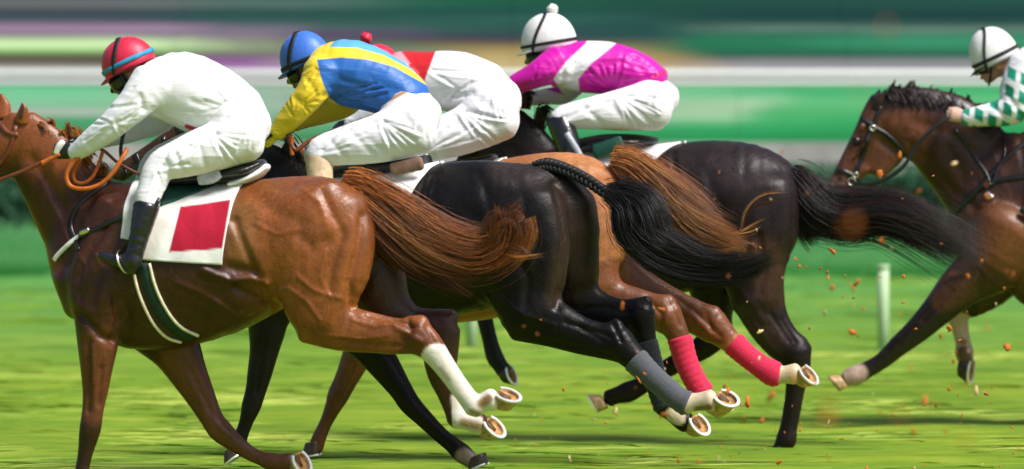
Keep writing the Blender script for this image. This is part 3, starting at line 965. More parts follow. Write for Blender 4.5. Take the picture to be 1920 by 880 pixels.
class Horse:
    def __init__(s, name, fr, label, mat, group='racehorses galloping to the left'):
        s.fr = fr
        s.root = fr.empty(name)
        tag(s.root, label, 'horse', group)
        s.mat = mat
    def body(s, chains, base, lines=(), paints=(), h=0.0105, noise=0.0, subs=()):
        fr = s.fr
        b = Body(h)
        for c in chains:
            b.add(c[0], c[1] if len(c) > 1 else 0.03)
        for c in subs:
            b.add(c[0], c[1], sub=True)
        V, Q = b.build()
        V = relax(V, Q, 2, 0.4)
        V = strokes(fr, V, Q, lines)
        C = paint(fr, V, base, paints)
        s.V, s.Q = V, Q
        s.bvh = BVHTree.FromPolygons(V.tolist(), Q.tolist())
        s.obj = mesh_obj('body', V, Q, s.mat, s.root, True, C)
        return s
    def hit(s, px, py, off=0.0):
        d = Vector(ray(px, py) @ s.fr.R).normalized()
        loc, nor, i, dist = s.bvh.ray_cast(Vector(s.fr.oc), d)
        if loc is None: return None
        nor = Vector(nor)
        if nor.dot(d) > 0: nor = -nor
        return np.array(loc + nor * off), np.array(nor)
    def trace(s, pts, off=0.002, n=5):
        """follow a pixel path over the near side of the animal"""
        P2 = smooth_path([(x, y, 0) for x, y in pts], n)
        P, N = [], []
        for x, y, _ in P2:
            r = s.hit(x, y, off)
            if r is not None:
                P.append(r[0]); N.append(r[1])
        P, N = np.array(P), np.array(N)
        if len(P) > 4:
            for _ in range(2):
                N[1:-1] = (N[:-2] + N[1:-1] + N[2:]) / 3
                P[1:-1] = (P[:-2] + 2 * P[1:-1] + P[2:]) / 4
            N /= np.linalg.norm(N, axis=1)[:, None]
        return P, N
    def strap(s, name, pts, width, mat, parent, thick=0.006, off=0.001, n=5):
        P, N = s.trace(pts, off, n)
        if len(P) < 2: return None
        V, F = ribbon(P, N, width, thick)
        return mesh_obj(name, V, F, mat, parent, True)
    def sheet(s, name, front, rear, mat, parent, tint=None, paints=(), thick=0.012, nu=90, nv=60, wav=0.004, far=True, off=0.002, seed=0, top=None):
        """cloth laid over the back: front and rear edges as (bottom px, top px); both sides of the horse"""
        fr = s.fr
        fb, ft = [fr.P(*p, 0.27) for p in front]; rb, rt = [fr.P(*p, 0.27) for p in rear]
        rows = []
        us = np.linspace(0, 1, nu)
        def hit_side(x, z, sgn):
            loc, nor, i, d = s.bvh.ray_cast(Vector((x, sgn * 2.0, z)), Vector((0, -sgn, 0)))
            if loc is None: return None
            nor = Vector(nor)
            if nor.y * sgn < 0: nor = -nor
            return np.array(loc), np.array(nor)
        P = np.zeros((nu, 2 * nv, 3)); N = np.zeros((nu, 2 * nv, 3))
        for i, u in enumerate(us):
            xb, zb = fb[0] + (rb[0] - fb[0]) * u, fb[2] + (rb[2] - fb[2]) * u
            xt = ft[0] + (rt[0] - ft[0]) * u
            loc, nor, _, _ = s.bvh.ray_cast(Vector((xt, 0.0, 3.0)), Vector((0, 0, -1)))
            zt = loc.z - 0.003
            if top is not None:
                zl = ft[2] + (rt[2] - ft[2]) * u
                zt = min(zt, zl)
            for j in range(nv):
                v = j / (nv - 1)
                z = zb + (zt - zb) * (math.sin(v * math.pi / 2) if top is None else v)
                x = xb + (xt - xb) * v
                for sgn, jj in ((-1, j), (1, 2 * nv - 1 - j)):
                    r = hit_side(x, z, sgn)
                    if r is None:
                        r = (np.array([x, 0, z]), np.array([0, 0, 1.0]))
                    P[i, jj], N[i, jj] = r
        if not far:
            P, N = P[:, :nv], N[:, :nv]
        # even out the normals
        for _ in range(3):
            N[1:-1] = (N[:-2] + N[1:-1] + N[2:]) / 3
            N[:, 1:-1] = (N[:, :-2] + N[:, 1:-1] + N[:, 2:]) / 3
        N /= np.linalg.norm(N, axis=2)[:, :, None] + 1e-9
        A = P.shape[1]
        base = P + N * off
        wv = vnoise(base.reshape(-1, 3) * np.array([14, 10, 9]) + seed + 40).reshape(nu, A, 1)
        outer = base + N * (thick + wav * (wv - 0.5) * 2)
        V = np.vstack([outer.reshape(-1, 3), base.reshape(-1, 3)])
        o = nu * A
        I, J = np.meshgrid(np.arange(nu - 1), np.arange(A - 1), indexing='ij')
        q0 = (I * A + J).ravel()
        F = [np.column_stack([q0, q0 + A, q0 + A + 1, q0 + 1])]
        border = [(i * A) for i in range(nu)] + [(nu - 1) * A + j for j in range(1, A)] + [i * A + A - 1 for i in range(nu - 2, -1, -1)] + [j for j in range(A - 2, 0, -1)]
        bb = np.array(border); b2 = np.roll(bb, -1)
        F.append(np.column_stack([bb, bb + o, b2 + o, b2]))
        F = np.vstack(F)
        C = None
        if tint is not None:
            C = paint(fr, V, tint, paints)
        return mesh_obj(name, V, F, mat, parent, True, C)
    def eye(s, px, py, r=0.02):
        h = s.hit(px, py)
        if h is None: return
        V, F = ball(h[0] - h[1] * r * 0.55, r)
        mesh_obj('eye', V, F, M['eye'], s.root)

def ball(c, r, nu=12, nv=8):
    r = np.broadcast_to(np.asarray(r, float), (3,))
    V = [np.array([0, 0, 1.0])]
    for i in range(1, nv):
        t = math.pi * i / nv
        for j in range(nu):
            p = 2 * math.pi * j / nu
            V.append(np.array([math.sin(t) * math.cos(p), math.sin(t) * math.sin(p), math.cos(t)]))
    V.append(np.array([0, 0, -1.0]))
    F = []
    for j in range(nu):
        F.append((0, 1 + j, 1 + (j + 1) % nu))
        for i in range(nv - 2):
            F.append((1 + i * nu + j, 1 + (i + 1) * nu + j, 1 + (i + 1) * nu + (j + 1) % nu, 1 + i * nu + (j + 1) % nu))
        F.append((1 + (nv - 2) * nu + j, len(V) - 1, 1 + (nv - 2) * nu + (j + 1) % nu))
    return np.array(V) * r + np.asarray(c), F

def wrap(fr, name, chain, mat, parent, tint, grow=0.006, h=0.008, ridges=True, paints=()):
    """bandage or boot round a leg"""
    b = Body(h)
    pos, ru, rv = chain
    b.add((pos, ru, rv), 0.004, grow, cap=0.35)
    V, Q = b.build()
    V = relax(V, Q, 1, 0.4)
    N = normals_of(V, Q)
    if ridges:
        ax = unit(pos[-1] - pos[0])
        t = (V - pos[0]) @ ax
        V = V + N * (0.0011 * np.sin(t * 2 * math.pi / 0.035 + V[:, 1] * 18))[:, None]
    return mesh_obj(name, V, Q, mat, parent, True, paint(fr, V, tint, paints))

def ring_mesh(c, u, v, r, tr, K=18, k=6):
    V, F = [], []
    n = np.cross(u, v)
    for i in range(K):
        t = 2 * math.pi * i / K
        d = math.cos(t) * u + math.sin(t) * v
        for j in range(k):
            q = 2 * math.pi * j / k
            V.append(c + d * (r + tr * math.cos(q)) + n * tr * math.sin(q))
    for i in range(K):
        for j in range(k):
            F.append((i * k + j, ((i + 1) % K) * k + j, ((i + 1) % K) * k + (j + 1) % k, i * k + (j + 1) % k))
    return np.array(V), F

# ------------------------------------------------------------------ riders
SKIN = np.array([0.46, 0.24, 0.16])
def fan(cx, cy, a0, a1, r0, r1, n, hw=3.0, dep=.006, bend=0.25, seed=0):
    """creases that run out from a joint where the cloth is pulled tight"""
    r_ = np.random.default_rng(int(cx * 7 + cy * 13 + seed))
    out = []
    for i in range(n):
        a = math.radians(a0 + (a1 - a0) * (i + 0.5 + 0.5 * (r_.random() - .5)) / n)
        s0, s1 = r0 * (0.7 + .6 * r_.random()), r1 * (0.6 + .5 * r_.random())
        b_ = bend * (r_.random() - .5)
        P = [(cx + s * math.cos(a + b_ * (s - s0) / (s1 - s0 + 1e-6)), cy - s * math.sin(a + b_ * (s - s0) / (s1 - s0 + 1e-6))) for s in np.linspace(s0, s1, 5)]
        out.append((P, hw * (0.8 + .5 * r_.random()), dep * .7 * (0.5 + .9 * r_.random()), 1))
        out.append(([(x + hw * 1.7 * math.sin(a), y + hw * 1.7 * math.cos(a)) for x, y in P], hw * 1.2, -dep * 0.4, 1))
    return out

class Rider:
    def __init__(s, fr, label, group='riders crouching on the racing horses'):
        s.fr = fr
        s.root = fr.empty('person')
        tag(s.root, label, 'person', group)
        s.skin = Body(0.0065)
        s.skin_paint = []
    def garment(s, name, chains, mat, tint, paints=(), lines=(), h=0.0065, wr=0.006, wscale=(9, 9, 9), grow=0.0, seed=0, ridge=True, subs=()):
        fr = s.fr
        b = Body(h)
        for c in chains:
            b.add(c[0], c[1] if len(c) > 1 else 0.03, grow)
            s.skin.add(c[0], c[1] if len(c) > 1 else 0.03, grow - 0.042)
        for c in subs:
            b.add(c[0], c[1], sub=True)
        V, Q = b.build()
        V = relax(V, Q, 1, 0.4)
        if wr:
            N = normals_of(V, Q)
            n1 = vnoise(V * np.array(wscale) + seed); n2 = vnoise(V * np.array(wscale) * 2.3 + seed + 17)
            r = (1 - np.abs(2 * n1 - 1)) ** 2 * 0.7 + (1 - np.abs(2 * n2 - 1)) ** 2 * 0.3 if ridge else n1
            V = V + N * (wr * (r - 0.4))[:, None]
        V = strokes(fr, V, Q, lines)
        return mesh_obj(name, V, Q, mat, s.root, True, paint(fr, V, tint, paints))
    def head(s, px, py, ang, w=0.0, neck=None):
        fr = s.fr
        c = fr.P(px, py, w)
        t = math.radians(ang)
        f = np.array([math.cos(t), 0, math.sin(t)]); u = np.array([math.cos(t - math.pi / 2), 0, math.sin(t - math.pi / 2)])
        s.hc, s.f, s.u, s.hw = c, f, u, w
        A = lambda a_, b_, y=0.0: c + f * a_ + u * b_ + np.array([0, -y, 0])
        b = s.skin
        def cc(pts): 
            return (np.array([p[0] for p in pts]), np.array([p[1] for p in pts]), np.array([p[2] for p in pts]))
        b.add(cc([(A(-.035, .02), .088, .074), (A(.03, .01), .082, .07)]), 0.02)
        b.add(cc([(A(.045, -.03), .058, .056), (A(.052, -.075), .045, .044), (A(.06, -.115), .026, .03)]), 0.03)       # face to chin
        b.add(cc([(A(.0, -.06), .05, .055), (A(.035, -.105), .026, .046)]), 0.025)                                      # jaw
        b.add(cc([(A(.100, -.03), .009, .009), (A(.122, -.066), .014, .014)]), 0.012)                                   # nose
        b.add(cc([(A(.098, -.093), .009, .02), (A(.095, -.104), .008, .018)]), 0.006)                                   # lips
        b.add(cc([(A(.092, -.012), .012, .04)]), 0.015)                                                                 # brow
        for y in (-1, 1):
            b.add(cc([(A(-.018, -.035, y * .076), .026, .008), (A(-.008, -.065, y * .072), .014, .008)]), 0.008)        # ears
        if neck:
            q = fr.P(*neck)
            b.add((np.array([A(-.03, -.05), q]), np.array([.058, .062]), np.array([.058, .062])), 0.03)
        for y in (-1, 1):
            V, F = ball(A(.082, -.034, y * .032), .013, 8, 6)
            mesh_obj('eye', V, F, M['eye'], s.root)
        return A
    def hand(s, wr, kn, w, glove=None, target=None, curl=1.0, wk=None):
        """fist on a rein: wr wrist px, kn knuckle px"""
        fr = s.fr
        a_ = fr.P(*wr, w); k_ = fr.P(*kn, w if wk is None else wk)
        d = unit(k_ - a_)
        y = np.array([0, 1.0, 0]) * (1 if w >= 0 else -1)
        p = unit(np.cross(d, y))
        if p[2] < 0: p = -p
        b = s.skin if glove is None else Body(0.0055)
        def add(pts, k):
            b.add((np.array([q[0] for q in pts]), np.array([q[1] for q in pts]), np.array([q[2] for q in pts])), k)
        add([(a_ - d * .03, .028, .026), (a_, .029, .023), (a_ + d * .04, .038, .019), (a_ + d * .075, .040, .018)], 0.015)
        for i in range(4):
            o = (1.5 - i) * .0195
            ln = (0.9, 1.0, 0.95, 0.78)[i]
            b0 = a_ + d * (.074 - abs(o) * .12) + p * o
            b1 = b0 + d * .030 * ln + y * .008
            b2 = b1 + y * .028 * ln - d * .006
            b3 = b2 - d * .026 * ln + y * .002
            add([(b0, .0105, .0105), (b1, .0098, .0098), (b2, .0092, .0092), (b3, .008, .008)], 0.004)
        t0 = a_ + d * .02 + p * .03
        t1 = t0 + d * .034 + p * .012 + y * .008
        t2 = t1 + d * .026 - p * .006 + y * .014
        add([(t0, .014, .013), (t1, .0115, .011), (t2, .009, .009)], 0.008)
        if glove is not None:
            V, Q = b.build()
            mesh_obj('glove', V, relax_q(Q), glove, s.root)
        return a_ + d * .085
    def finish(s, tint=SKIN, paints=()):
        V, Q = s.skin.build()
        V = relax(V, Q, 1, 0.35)
        C = paint(s.fr, V, tint, paints)
        C = C * (0.9 + 0.2 * vnoise(V * 30))[:, None]
        o = mesh_obj('body', V, Q, M['skin'], s.root, True, C)
        return o
    def helmet(s, px, py, ang, rx, ry, rl, mat, w=0.0, peak=True, pompom=None, straps=(), band=None, peak_mat=None):
        """cap on a skull cap: rim centre px, radii px along and across the rim, lateral radius m"""
        fr = s.fr
        c = fr.P(px, py, w)
        t = math.radians(ang)
        f = np.array([math.cos(t), 0, math.sin(t)]); u = np.array([math.cos(t - math.pi / 2), 0, math.sin(t - math.pi / 2)])
        l = np.array([0, -1.0, 0])
        a_, b_ = rx / fr.s, ry / fr.s
        def E(th, ph, k=1.0):       # th round the rim (0 = front), ph latitude
            q = math.cos(ph) ** 0.9 if ph > 0 else 1.0 - 0.35 * ph * ph
            return c + (f * a_ * math.cos(th) * q + l * rl * math.sin(th) * q + u * b_ * math.sin(ph)) * k
        K, R = 32, 14
        V, F = [], []
        lat = list(np.linspace(-0.20, math.pi / 2 - 0.09, R))
        for ph in lat:
            for i in range(K):
                V.append(E(2 * math.pi * i / K, ph))
        V.append(E(0, math.pi / 2)); 
        for i in range(K): V.append(E(2 * math.pi * i / K, -0.20, 0.93))
        for r in range(R - 1):
            for i in range(K):
                F.append((r * K + i, r * K + (i + 1) % K, (r + 1) * K + (i + 1) % K, (r + 1) * K + i))
        for i in range(K):
            F.append(((R - 1) * K + i, (R - 1) * K + (i + 1) % K, R * K))
            F.append((i, R * K + 1 + i, R * K + 1 + (i + 1) % K, (i + 1) % K))
        F.append(tuple(R * K + 1 + i for i in range(K)))
        H = mesh_obj('helmet', V, F, mat, s.root)
        if peak:
            V, F = [], []
            n = 13
            for i in range(n):
                th = (i / (n - 1) - 0.5) * 2.3
                k = math.cos(th / 2.3 * math.pi) * 0.036 + 0.003
                p0 = E(th, -0.12, 0.99); o = p0 + (f * math.cos(th) + l * math.sin(th)) * k - u * k * 0.42
                V += [p0 + u * .003, o + u * .002, o - u * .003, p0 - u * .006]
            for i in range(n - 1):
                for j in range(4):
                    F.append((i * 4 + j, (i + 1) * 4 + j, (i + 1) * 4 + (j + 1) % 4, i * 4 + (j + 1) % 4))
            mesh_obj('peak', V, F, peak_mat or mat, H)
        if pompom:
            pc = fr.P(pompom[1], pompom[2], w) if len(pompom) == 4 else E(0, math.pi / 2) + f * pompom[1] + u * pompom[2]
            V, F = ball(pc, pompom[0], 14, 10)
            V = V + (rng.random(V.shape) - 0.5) * 0.008
            mesh_obj('pompom', V, F, mat, H)
        for th0, wd, m_, nm in straps:
            # elastic of the goggles: up from the eyes over the crown and down the other side
            P, N = [], []
            for q in np.linspace(-1, 1, 41):
                k_ = 1 - abs(q)
                ph = -0.22 + k_ * (math.pi / 2 - 0.02 + 0.22)
                th = (th0 + (2.0 - th0) * k_ ** 1.2) * (1 if q < 0 else -1)
                P.append(E(th, min(ph, 1.55), 1.008))
                N.append(unit(f * math.cos(th) * math.cos(ph) / a_ + l * math.sin(th) * math.cos(ph) / rl + u * math.sin(max(ph, 0)) / b_))
            V, F = ribbon(P, N, wd, 0.005)
            mesh_obj(nm, V, F, m_, H)
        if band:
            ph0, wd, m_ = band
            P, N = [], []
            for th in np.linspace(-math.pi, math.pi, 49):
                P.append(E(th, ph0, 1.006)); N.append(unit(f * math.cos(th) / a_ + l * math.sin(th) / rl + u * 0.25 * math.sin(ph0)))
            V, F = ribbon(P, N, wd, 0.005)
            mesh_obj('cap_band', V, F, m_, H)
        s.hel = (c, f, u, l, a_, b_, rl, E)
        return H
    def goggles(s, drop=0.045, size=0.036, spread=1.25, strap=True):
        """a curved dark visor over the eyes, set just under the peak, with its frame and strap"""
        c, f, u, l = s.hc, s.f, s.u, np.array([0, -1.0, 0])
        V, F = [], []
        n = 15
        for i in range(n):
            th = (i / (n - 1) - 0.5) * 2 * spread
            ctr = c + f * 0.112 * math.cos(th) + l * 0.086 * math.sin(th) - u * drop
            nn = f * math.cos(th) + l * math.sin(th)
            hh = size * (0.72 + 0.28 * math.cos(th))
            V += [ctr + u * hh - nn * 0.012, ctr + u * hh * 0.7 + nn * 0.007, ctr - u * hh * 0.7 + nn * 0.007, ctr - u * hh - nn * 0.012]
        for i in range(n - 1):
            for j in range(3):
                F.append((i * 4 + j, (i + 1) * 4 + j, (i + 1) * 4 + j + 1, i * 4 + j + 1))
        g = mesh_obj('goggles', V, F, M['goggle'], s.root)
        for y in (-1, 1):
            P = [c + f * 0.035 + l * y * 0.088 + u * 0.02, c + f * .03 + l * y * 0.084 - u * 0.05, c + f * 0.05 + l * y * 0.055 - u * .115, c + f * .062 - u * .145]
            V, F = tube(smooth_path(P, 4), 0.007, 6)
            mesh_obj('chin_strap', V, F, M['black_web'], s.root)
        return g

def relax_q(Q):
    return Q

def rope(fr, name, pts, r, mat, parent, n=6, flat=None):
    P = smooth_path([fr.P(*p) for p in pts], n)
    if flat:
        N = np.tile([0.0, -1.0, 0.0], (len(P), 1))
        V, F = ribbon(P, N, flat, r)
    else:
        V, F = tube(P, r, 7)
    return mesh_obj(name, V, F, mat, parent)

# ------------------------------------------------------------------ HORSE 1: chestnut in front
CH = np.array
def limb(fr, pts, w, k=0.75): return fr.chain(pts, w, k)

fr = fr1 = Frame(420, 45.0, 9)
h = Horse('racehorse', fr, 'shining chestnut racehorse in front with two white hind socks under a red panelled cloth', M['chestnut'])
ch = []
ch.append((fr.torso([(150, 430, 612, .17), (200, 362, 640, .23), (250, 340, 655, .265), (320, 346, 655, .285), (400, 352, 632, .285), (470, 340, 596, .27), (540, 331, 565, .27), (605, 330, 540, .26), (650, 345, 520, .20)]), .03))
# neck and breast
ch.append((fr.chain([(205, 470, 108, 0, .50), (150, 400, 88, 0, .46), (105, 335, 73, 0, .42), (68, 285, 62, 0, .40), (32, 250, 52, 0, .42)]), .05))
ch.append((fr.chain([(150, 520, 46, .09, .85), (162, 570, 45, .09, .85)]), .04))
ch.append((fr.chain([(150, 520, 46, -.09, .85), (162, 570, 45, -.09, .85)]), .04))
hc, at2, L = head_chains(fr, (20, 212), (-128, 390))
ch += hc
# near shoulder and foreleg
ch.append((fr.chain([(235, 400, 62, .15, .55), (200, 480, 66, .17, .6), (185, 560, 56, .18, .75), (192, 610, 42, .17, .85)]), .04))
ch.append((limb(fr, [(184, 608, 44), (183, 650, 38), (181, 690, 31), (179, 730, 25), (174, 770, 20.5), (170, 800, 21), (166, 820, 19), (160, 850, 14.5), (153, 885, 13.5), (148, 910, 15)], .17, .85), .02))
ch.append((limb(fr, [(148, 910, 16), (145, 922, 17), (139, 936, 14.5), (133, 946, 15)], .17, .9), .01))
# far foreleg
ch.append((limb(fr, [(290, 610, 60), (325, 648, 50), (350, 695, 38), (374, 740, 29), (397, 785, 22), (412, 806, 23), (436, 827, 19), (465, 848, 14.5), (490, 860, 14), (512, 867, 18), (530, 867, 16), (543, 866, 17)], -.15, .85), .02))
# near hind
ch.append((fr.chain([(560, 400, 100, .12, .50), (592, 455, 104, .14, .5), (598, 520, 92, .16, .5), (598, 575, 68, .17, .6), (600, 595, 56, .17, .7)]), .04))
ch.append((fr.chain([(640, 400, 54, .10, .75), (655, 452, 43, .13, .85), (645, 510, 40, .14, .9)]), .07))
ch.append((limb(fr, [(590, 592, 56), (640, 614, 45), (695, 624, 38), (745, 631, 34), (780, 631, 33)], .17, .62), .03))
ch.append((limb(fr, [(772, 612, 20), (796, 604, 14)], .17, .7), .03))
ch.append((limb(fr, [(780, 628, 33), (803, 648, 28), (826, 676, 22), (855, 717, 19), (878, 748, 19), (890, 762, 22)], .17, .8), .015))
ch.append((limb(fr, [(890, 762, 22), (903, 757, 18), (915, 752, 20), (922, 750, 22)], .17, .85), .012))
# far hind
ch.append((fr.chain([(640, 420, 95, -.13, .5), (688, 480, 66, -.14, .6), (708, 545, 58, -.14, .7), (735, 590, 42, -.14, .8)]), .04))
ch.append((limb(fr, [(720, 585, 52), (770, 610, 37), (815, 616, 36), (834, 620, 33)], -.14, .65), .03))
ch.append((limb(fr, [(838, 600, 22), (850, 592, 14)], -.14, .8), .03))
ch.append((limb(fr, [(832, 618, 32), (826, 660, 34), (828, 700, 28), (840, 738, 21), (852, 768, 20), (858, 784, 22)], -.14, .7), .015))
ch.append((limb(fr, [(858, 784, 22), (875, 789, 18), (892, 794, 19), (900, 796, 21)], -.14, .85), .012))
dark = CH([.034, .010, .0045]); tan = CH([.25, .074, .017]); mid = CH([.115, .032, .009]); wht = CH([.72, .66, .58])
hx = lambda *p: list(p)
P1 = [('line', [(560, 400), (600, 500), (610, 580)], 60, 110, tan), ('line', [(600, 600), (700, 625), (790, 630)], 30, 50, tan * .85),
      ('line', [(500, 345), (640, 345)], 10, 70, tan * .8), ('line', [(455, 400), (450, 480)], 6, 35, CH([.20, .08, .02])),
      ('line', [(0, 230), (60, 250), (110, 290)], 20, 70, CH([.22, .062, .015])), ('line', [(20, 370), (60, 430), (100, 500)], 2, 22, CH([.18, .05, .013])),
      ('line', [(780, 640), (800, 660)], 18, 30, mid, 1), ('line', [(690, 420), (720, 560), (850, 600), (830, 730)], 60, 30, dark * 1.35, -1),  # second stroke: shade on the far hind leg, painted into the coat
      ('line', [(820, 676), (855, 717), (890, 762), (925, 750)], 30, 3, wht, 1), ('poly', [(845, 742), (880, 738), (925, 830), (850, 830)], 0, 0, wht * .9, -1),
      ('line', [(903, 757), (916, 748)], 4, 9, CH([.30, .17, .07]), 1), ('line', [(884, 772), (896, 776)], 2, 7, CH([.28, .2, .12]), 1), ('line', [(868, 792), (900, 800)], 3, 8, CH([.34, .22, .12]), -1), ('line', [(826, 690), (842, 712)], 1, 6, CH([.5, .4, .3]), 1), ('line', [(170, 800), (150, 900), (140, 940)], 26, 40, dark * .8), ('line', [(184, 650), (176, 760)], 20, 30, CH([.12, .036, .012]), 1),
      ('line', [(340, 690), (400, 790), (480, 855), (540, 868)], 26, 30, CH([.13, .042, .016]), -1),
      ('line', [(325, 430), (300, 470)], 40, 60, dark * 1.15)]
S1 = [([(440, 415), (462, 470), (485, 520), (510, 580), (545, 625)], 9, .014, 1), ([(452, 440), (480, 500), (505, 560)], 16, -.010, 1),
      ([(605, 360), (620, 395), (640, 430)], 8, .006, 1), ([(680, 405), (672, 470), (655, 530), (660, 575)], 9, .012, 1),
      ([(640, 440), (622, 500), (615, 545)], 9, .007, 1), ([(560, 440), (590, 470), (612, 450)], 12, .006, 1), ([(470, 360), (520, 400), (570, 420)], 16, .006, 1),
      ([(690, 590), (740, 600), (775, 612)], 5, .009, 1), ([(640, 640), (700, 648), (765, 650)], 5, .007, 1), ([(765, 600), (770, 625), (755, 640)], 5, .010, 1),
      ([(740, 612), (790, 640)], 5, -.006, 1), ([(800, 612), (815, 645)], 5, .006, 1),
      ([(150, 590), (190, 632), (215, 640)], 7, .014, 1), ([(212, 640), (222, 600), (215, 560)], 8, .010, 1), ([(150, 560), (148, 520), (165, 470), (195, 425)], 10, .012, 1),
      ([(166, 640), (168, 700), (165, 770)], 5, .010, 1), ([(172, 650), (174, 720)], 4, -.006, 1), ([(190, 690), (186, 760)], 5, .006, 1),
      ([(110, 500), (160, 430), (210, 375)], 14, .012, 1), ([(60, 300), (110, 370), (140, 440)], 14, .009, 1), ([(230, 420), (190, 500), (170, 570)], 12, .008, 1),
      ([(235, 470), (225, 540), (240, 600)], 10, .008, 1), ([(380, 505), (430, 525), (470, 520), (500, 530)], 6, -.012, 1), ([(440, 540), (480, 560), (520, 575)], 7, .012, 1),
      ([(300, 560), (350, 600)], 18, .006, 1), ([(430, 500), (470, 510)], 10, .012, 1),
      ([(355, 690), (395, 770)], 5, .006, -1), ([(400, 790), (430, 815)], 6, -.005, -1)]
VEIN1 = [([(500, 560), (540, 540), (575, 565), (600, 600)], 3.5, -.004, 1), ([(560, 520), (590, 545), (640, 560)], 3.5, -.004, 1), ([(610, 470), (600, 520), (620, 560)], 3.5, -.003, 1), ([(480, 420), (520, 440), (560, 430)], 4, -.003, 1),
         ([(660, 600), (700, 612), (740, 606)], 3, -.004, 1), ([(620, 630), (680, 636), (730, 628)], 3, -.003, 1), ([(180, 480), (200, 520), (190, 560)], 3.5, -.004, 1), ([(140, 470), (160, 500), (150, 540)], 3.5, -.004, 1), ([(400, 560), (440, 590), (470, 585)], 3.5, -.005, 1), ([(330, 530), (380, 550), (410, 570)], 4, -.004, 1), ([(250, 430), (230, 470), (245, 510)], 4, -.003, 1),
         ([(70, 330), (110, 410), (130, 460)], 4, -.004, 1), ([(560, 350), (600, 380), (610, 420)], 5, -.003, 1)]
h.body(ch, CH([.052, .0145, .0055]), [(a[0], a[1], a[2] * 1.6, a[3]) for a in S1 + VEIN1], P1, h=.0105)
hoof(fr, h.root, 952, 742, .17, -20, .42, 1, True)
hoof(fr, h.root, 926, 801, -.14, -46, .44, 1, True)
hoof(fr, h.root, 126, 962, .17, 184, .0, 1, False)
hoof(fr, h.root, 565, 868, -.15, -62, .5, 1, True)
h.eye(*at2(.33, .07), .021)
b = Body(.008); horse_ears(fr, b, at2, L, 0, [(-.14, -.10), (-.16, -.02)])
for c_ in (fr.chain([(40, 228, 14, .05, .6), (44, 208, 10, .06, .6), (43, 194, 3.5, .06, .7)], n=3), fr.chain([(4, 220, 17, -.05, .6), (6, 198, 14, -.06, .6), (2, 178, 4, -.06, .7)], n=3)):
    b2 = Body(.006); b2.add(c_, .01); V, Q = b2.build(); mesh_obj('ear', V, Q, M['chestnut'], h.root, True, paint(fr, V, CH([.26, .07, .018]), [('line', [(38, 222), (43, 200)], 1, 5, CH([.05, .02, .01]))]))
rc = [CH([.06, .018, .006]), CH([.16, .045, .012]), CH([.30, .09, .018]), CH([.46, .17, .032]), CH([.30, .09, .018]), CH([.12, .032, .01])]
hair('tail', fr, [([(645, 340, 0), (672, 350, 0), (715, 390, .03), (775, 440, .05), (840, 472, .05), (905, 484, .05)], .026, .075, 10),
                  ([(645, 340, 0), (690, 352, .03), (750, 385, .06), (830, 440, .06), (905, 465, .05), (945, 440, .04), (955, 398, .04)], .026, .055, 8),
                  ([(645, 342, 0), (668, 370, .0), (700, 425, .0), (755, 480, .0), (830, 508, .0), (900, 528, 0)], .026, .055, 4),
                  ([(830, 470, .05), (895, 478, .05), (935, 455, .05), (945, 415, .05), (955, 395, .05)], .08, .06, 6),
                  ([(880, 490, .04), (940, 480, .04), (975, 440, .04), (968, 412, .04), (985, 405, .04)], .06, .05, 4),
                  ([(870, 480, .08), (960, 465, .08), (1015, 492, .08)], .02, .025, .25)], 9000, .0012, h.root, rc, .03, 11, (1.6, .8))
hair('mane', fr, [([(100, 248, -.02), (97, 235, 0), (88, 228, .02)], .02, .03, 1), ([(128, 262, -.02), (122, 240, 0), (112, 232, .02)], .02, .03, 1), ([(145, 270, 0), (140, 248, .01), (128, 240, .02)], .02, .03, 1),
                  ([(60, 228, 0), (80, 240, .03), (100, 256, .05)], .015, .03, 1), ([(170, 300, 0), (160, 292, .04), (168, 312, .06)], .03, .04, 1), ([(200, 325, 0), (190, 312, .05), (180, 322, .07)], .03, .04, 1)], 420, .0035, h.root, rc[2:4], .01, 6)
H1 = h
# saddle cloth and saddle of horse 1
cl = fr.empty('saddle')
tag(cl, 'black racing saddle on a white cloth with a red panel on the front horse', 'saddle', 'saddles on the racehorses')
h.sheet('saddle_cloth', ((268, 488), (306, 376)), ((416, 497), (446, 345)), M['blanket'], cl, CH([.80, .79, .76]),
        [('poly', [(338, 388), (432, 375), (416, 467), (317, 473)], 0, 0, CH([.42, .006, .032])), ('line', [(268, 488), (300, 420)], 3, 24, CH([.68, .64, .57]))], seed=3)
h.sheet('girth_pad', ((226, 448), (236, 352)), ((276, 455), (300, 352)), M['blanket'], cl, CH([.78, .77, .75]), thick=.008, seed=9, nu=20)
b = Body(.007); b.add(fr.chain([(436, 344, 7, 0, 7), (465, 336, 9, 0, 5.5), (486, 325, 9, 0, 4.5), (500, 313, 7, 0, 4)]), .02); V, Q = b.build(); mesh_obj('rear_roll', relax(V, Q, 2), Q, M['white_leather'], cl)
h.sheet('saddle_flap', ((296, 392), (300, 345)), ((380, 360), (386, 345)), M['green_pad'], cl, thick=.022, seed=2, nu=20, nv=16)
for pts, nm, mt in (([(300, 352, 9, 0, 4), (330, 338, 13, 0, 4.2), (400, 330, 12, 0, 4.5), (460, 320, 14, 0, 4.4), (492, 306, 8, 0, 4.5)], 'seat', M['saddle_leather']),
                    ([(372, 338, 11, .17, .3), (396, 333, 13, .17, .3), (412, 326, 10, .17, .3)], 'grey_pad', M['grey_pad'])):
    b = Body(.008); b.add(fr.chain(pts), .02); V, Q = b.build(); mesh_obj(nm, relax(V, Q, 2), Q, mt, cl)
g = h.strap('girth', [(268, 492), (282, 545), (306, 592), (335, 622), (362, 632)], .064, M['girth_green'], cl, .007)
for pts in ([(252, 515), (262, 552), (284, 600), (312, 631), (340, 640)], [(281, 494), (291, 535), (312, 580), (338, 612), (372, 628)]):
    h.strap('girth_edging', pts, .014, M['cream_web'], g, .011)
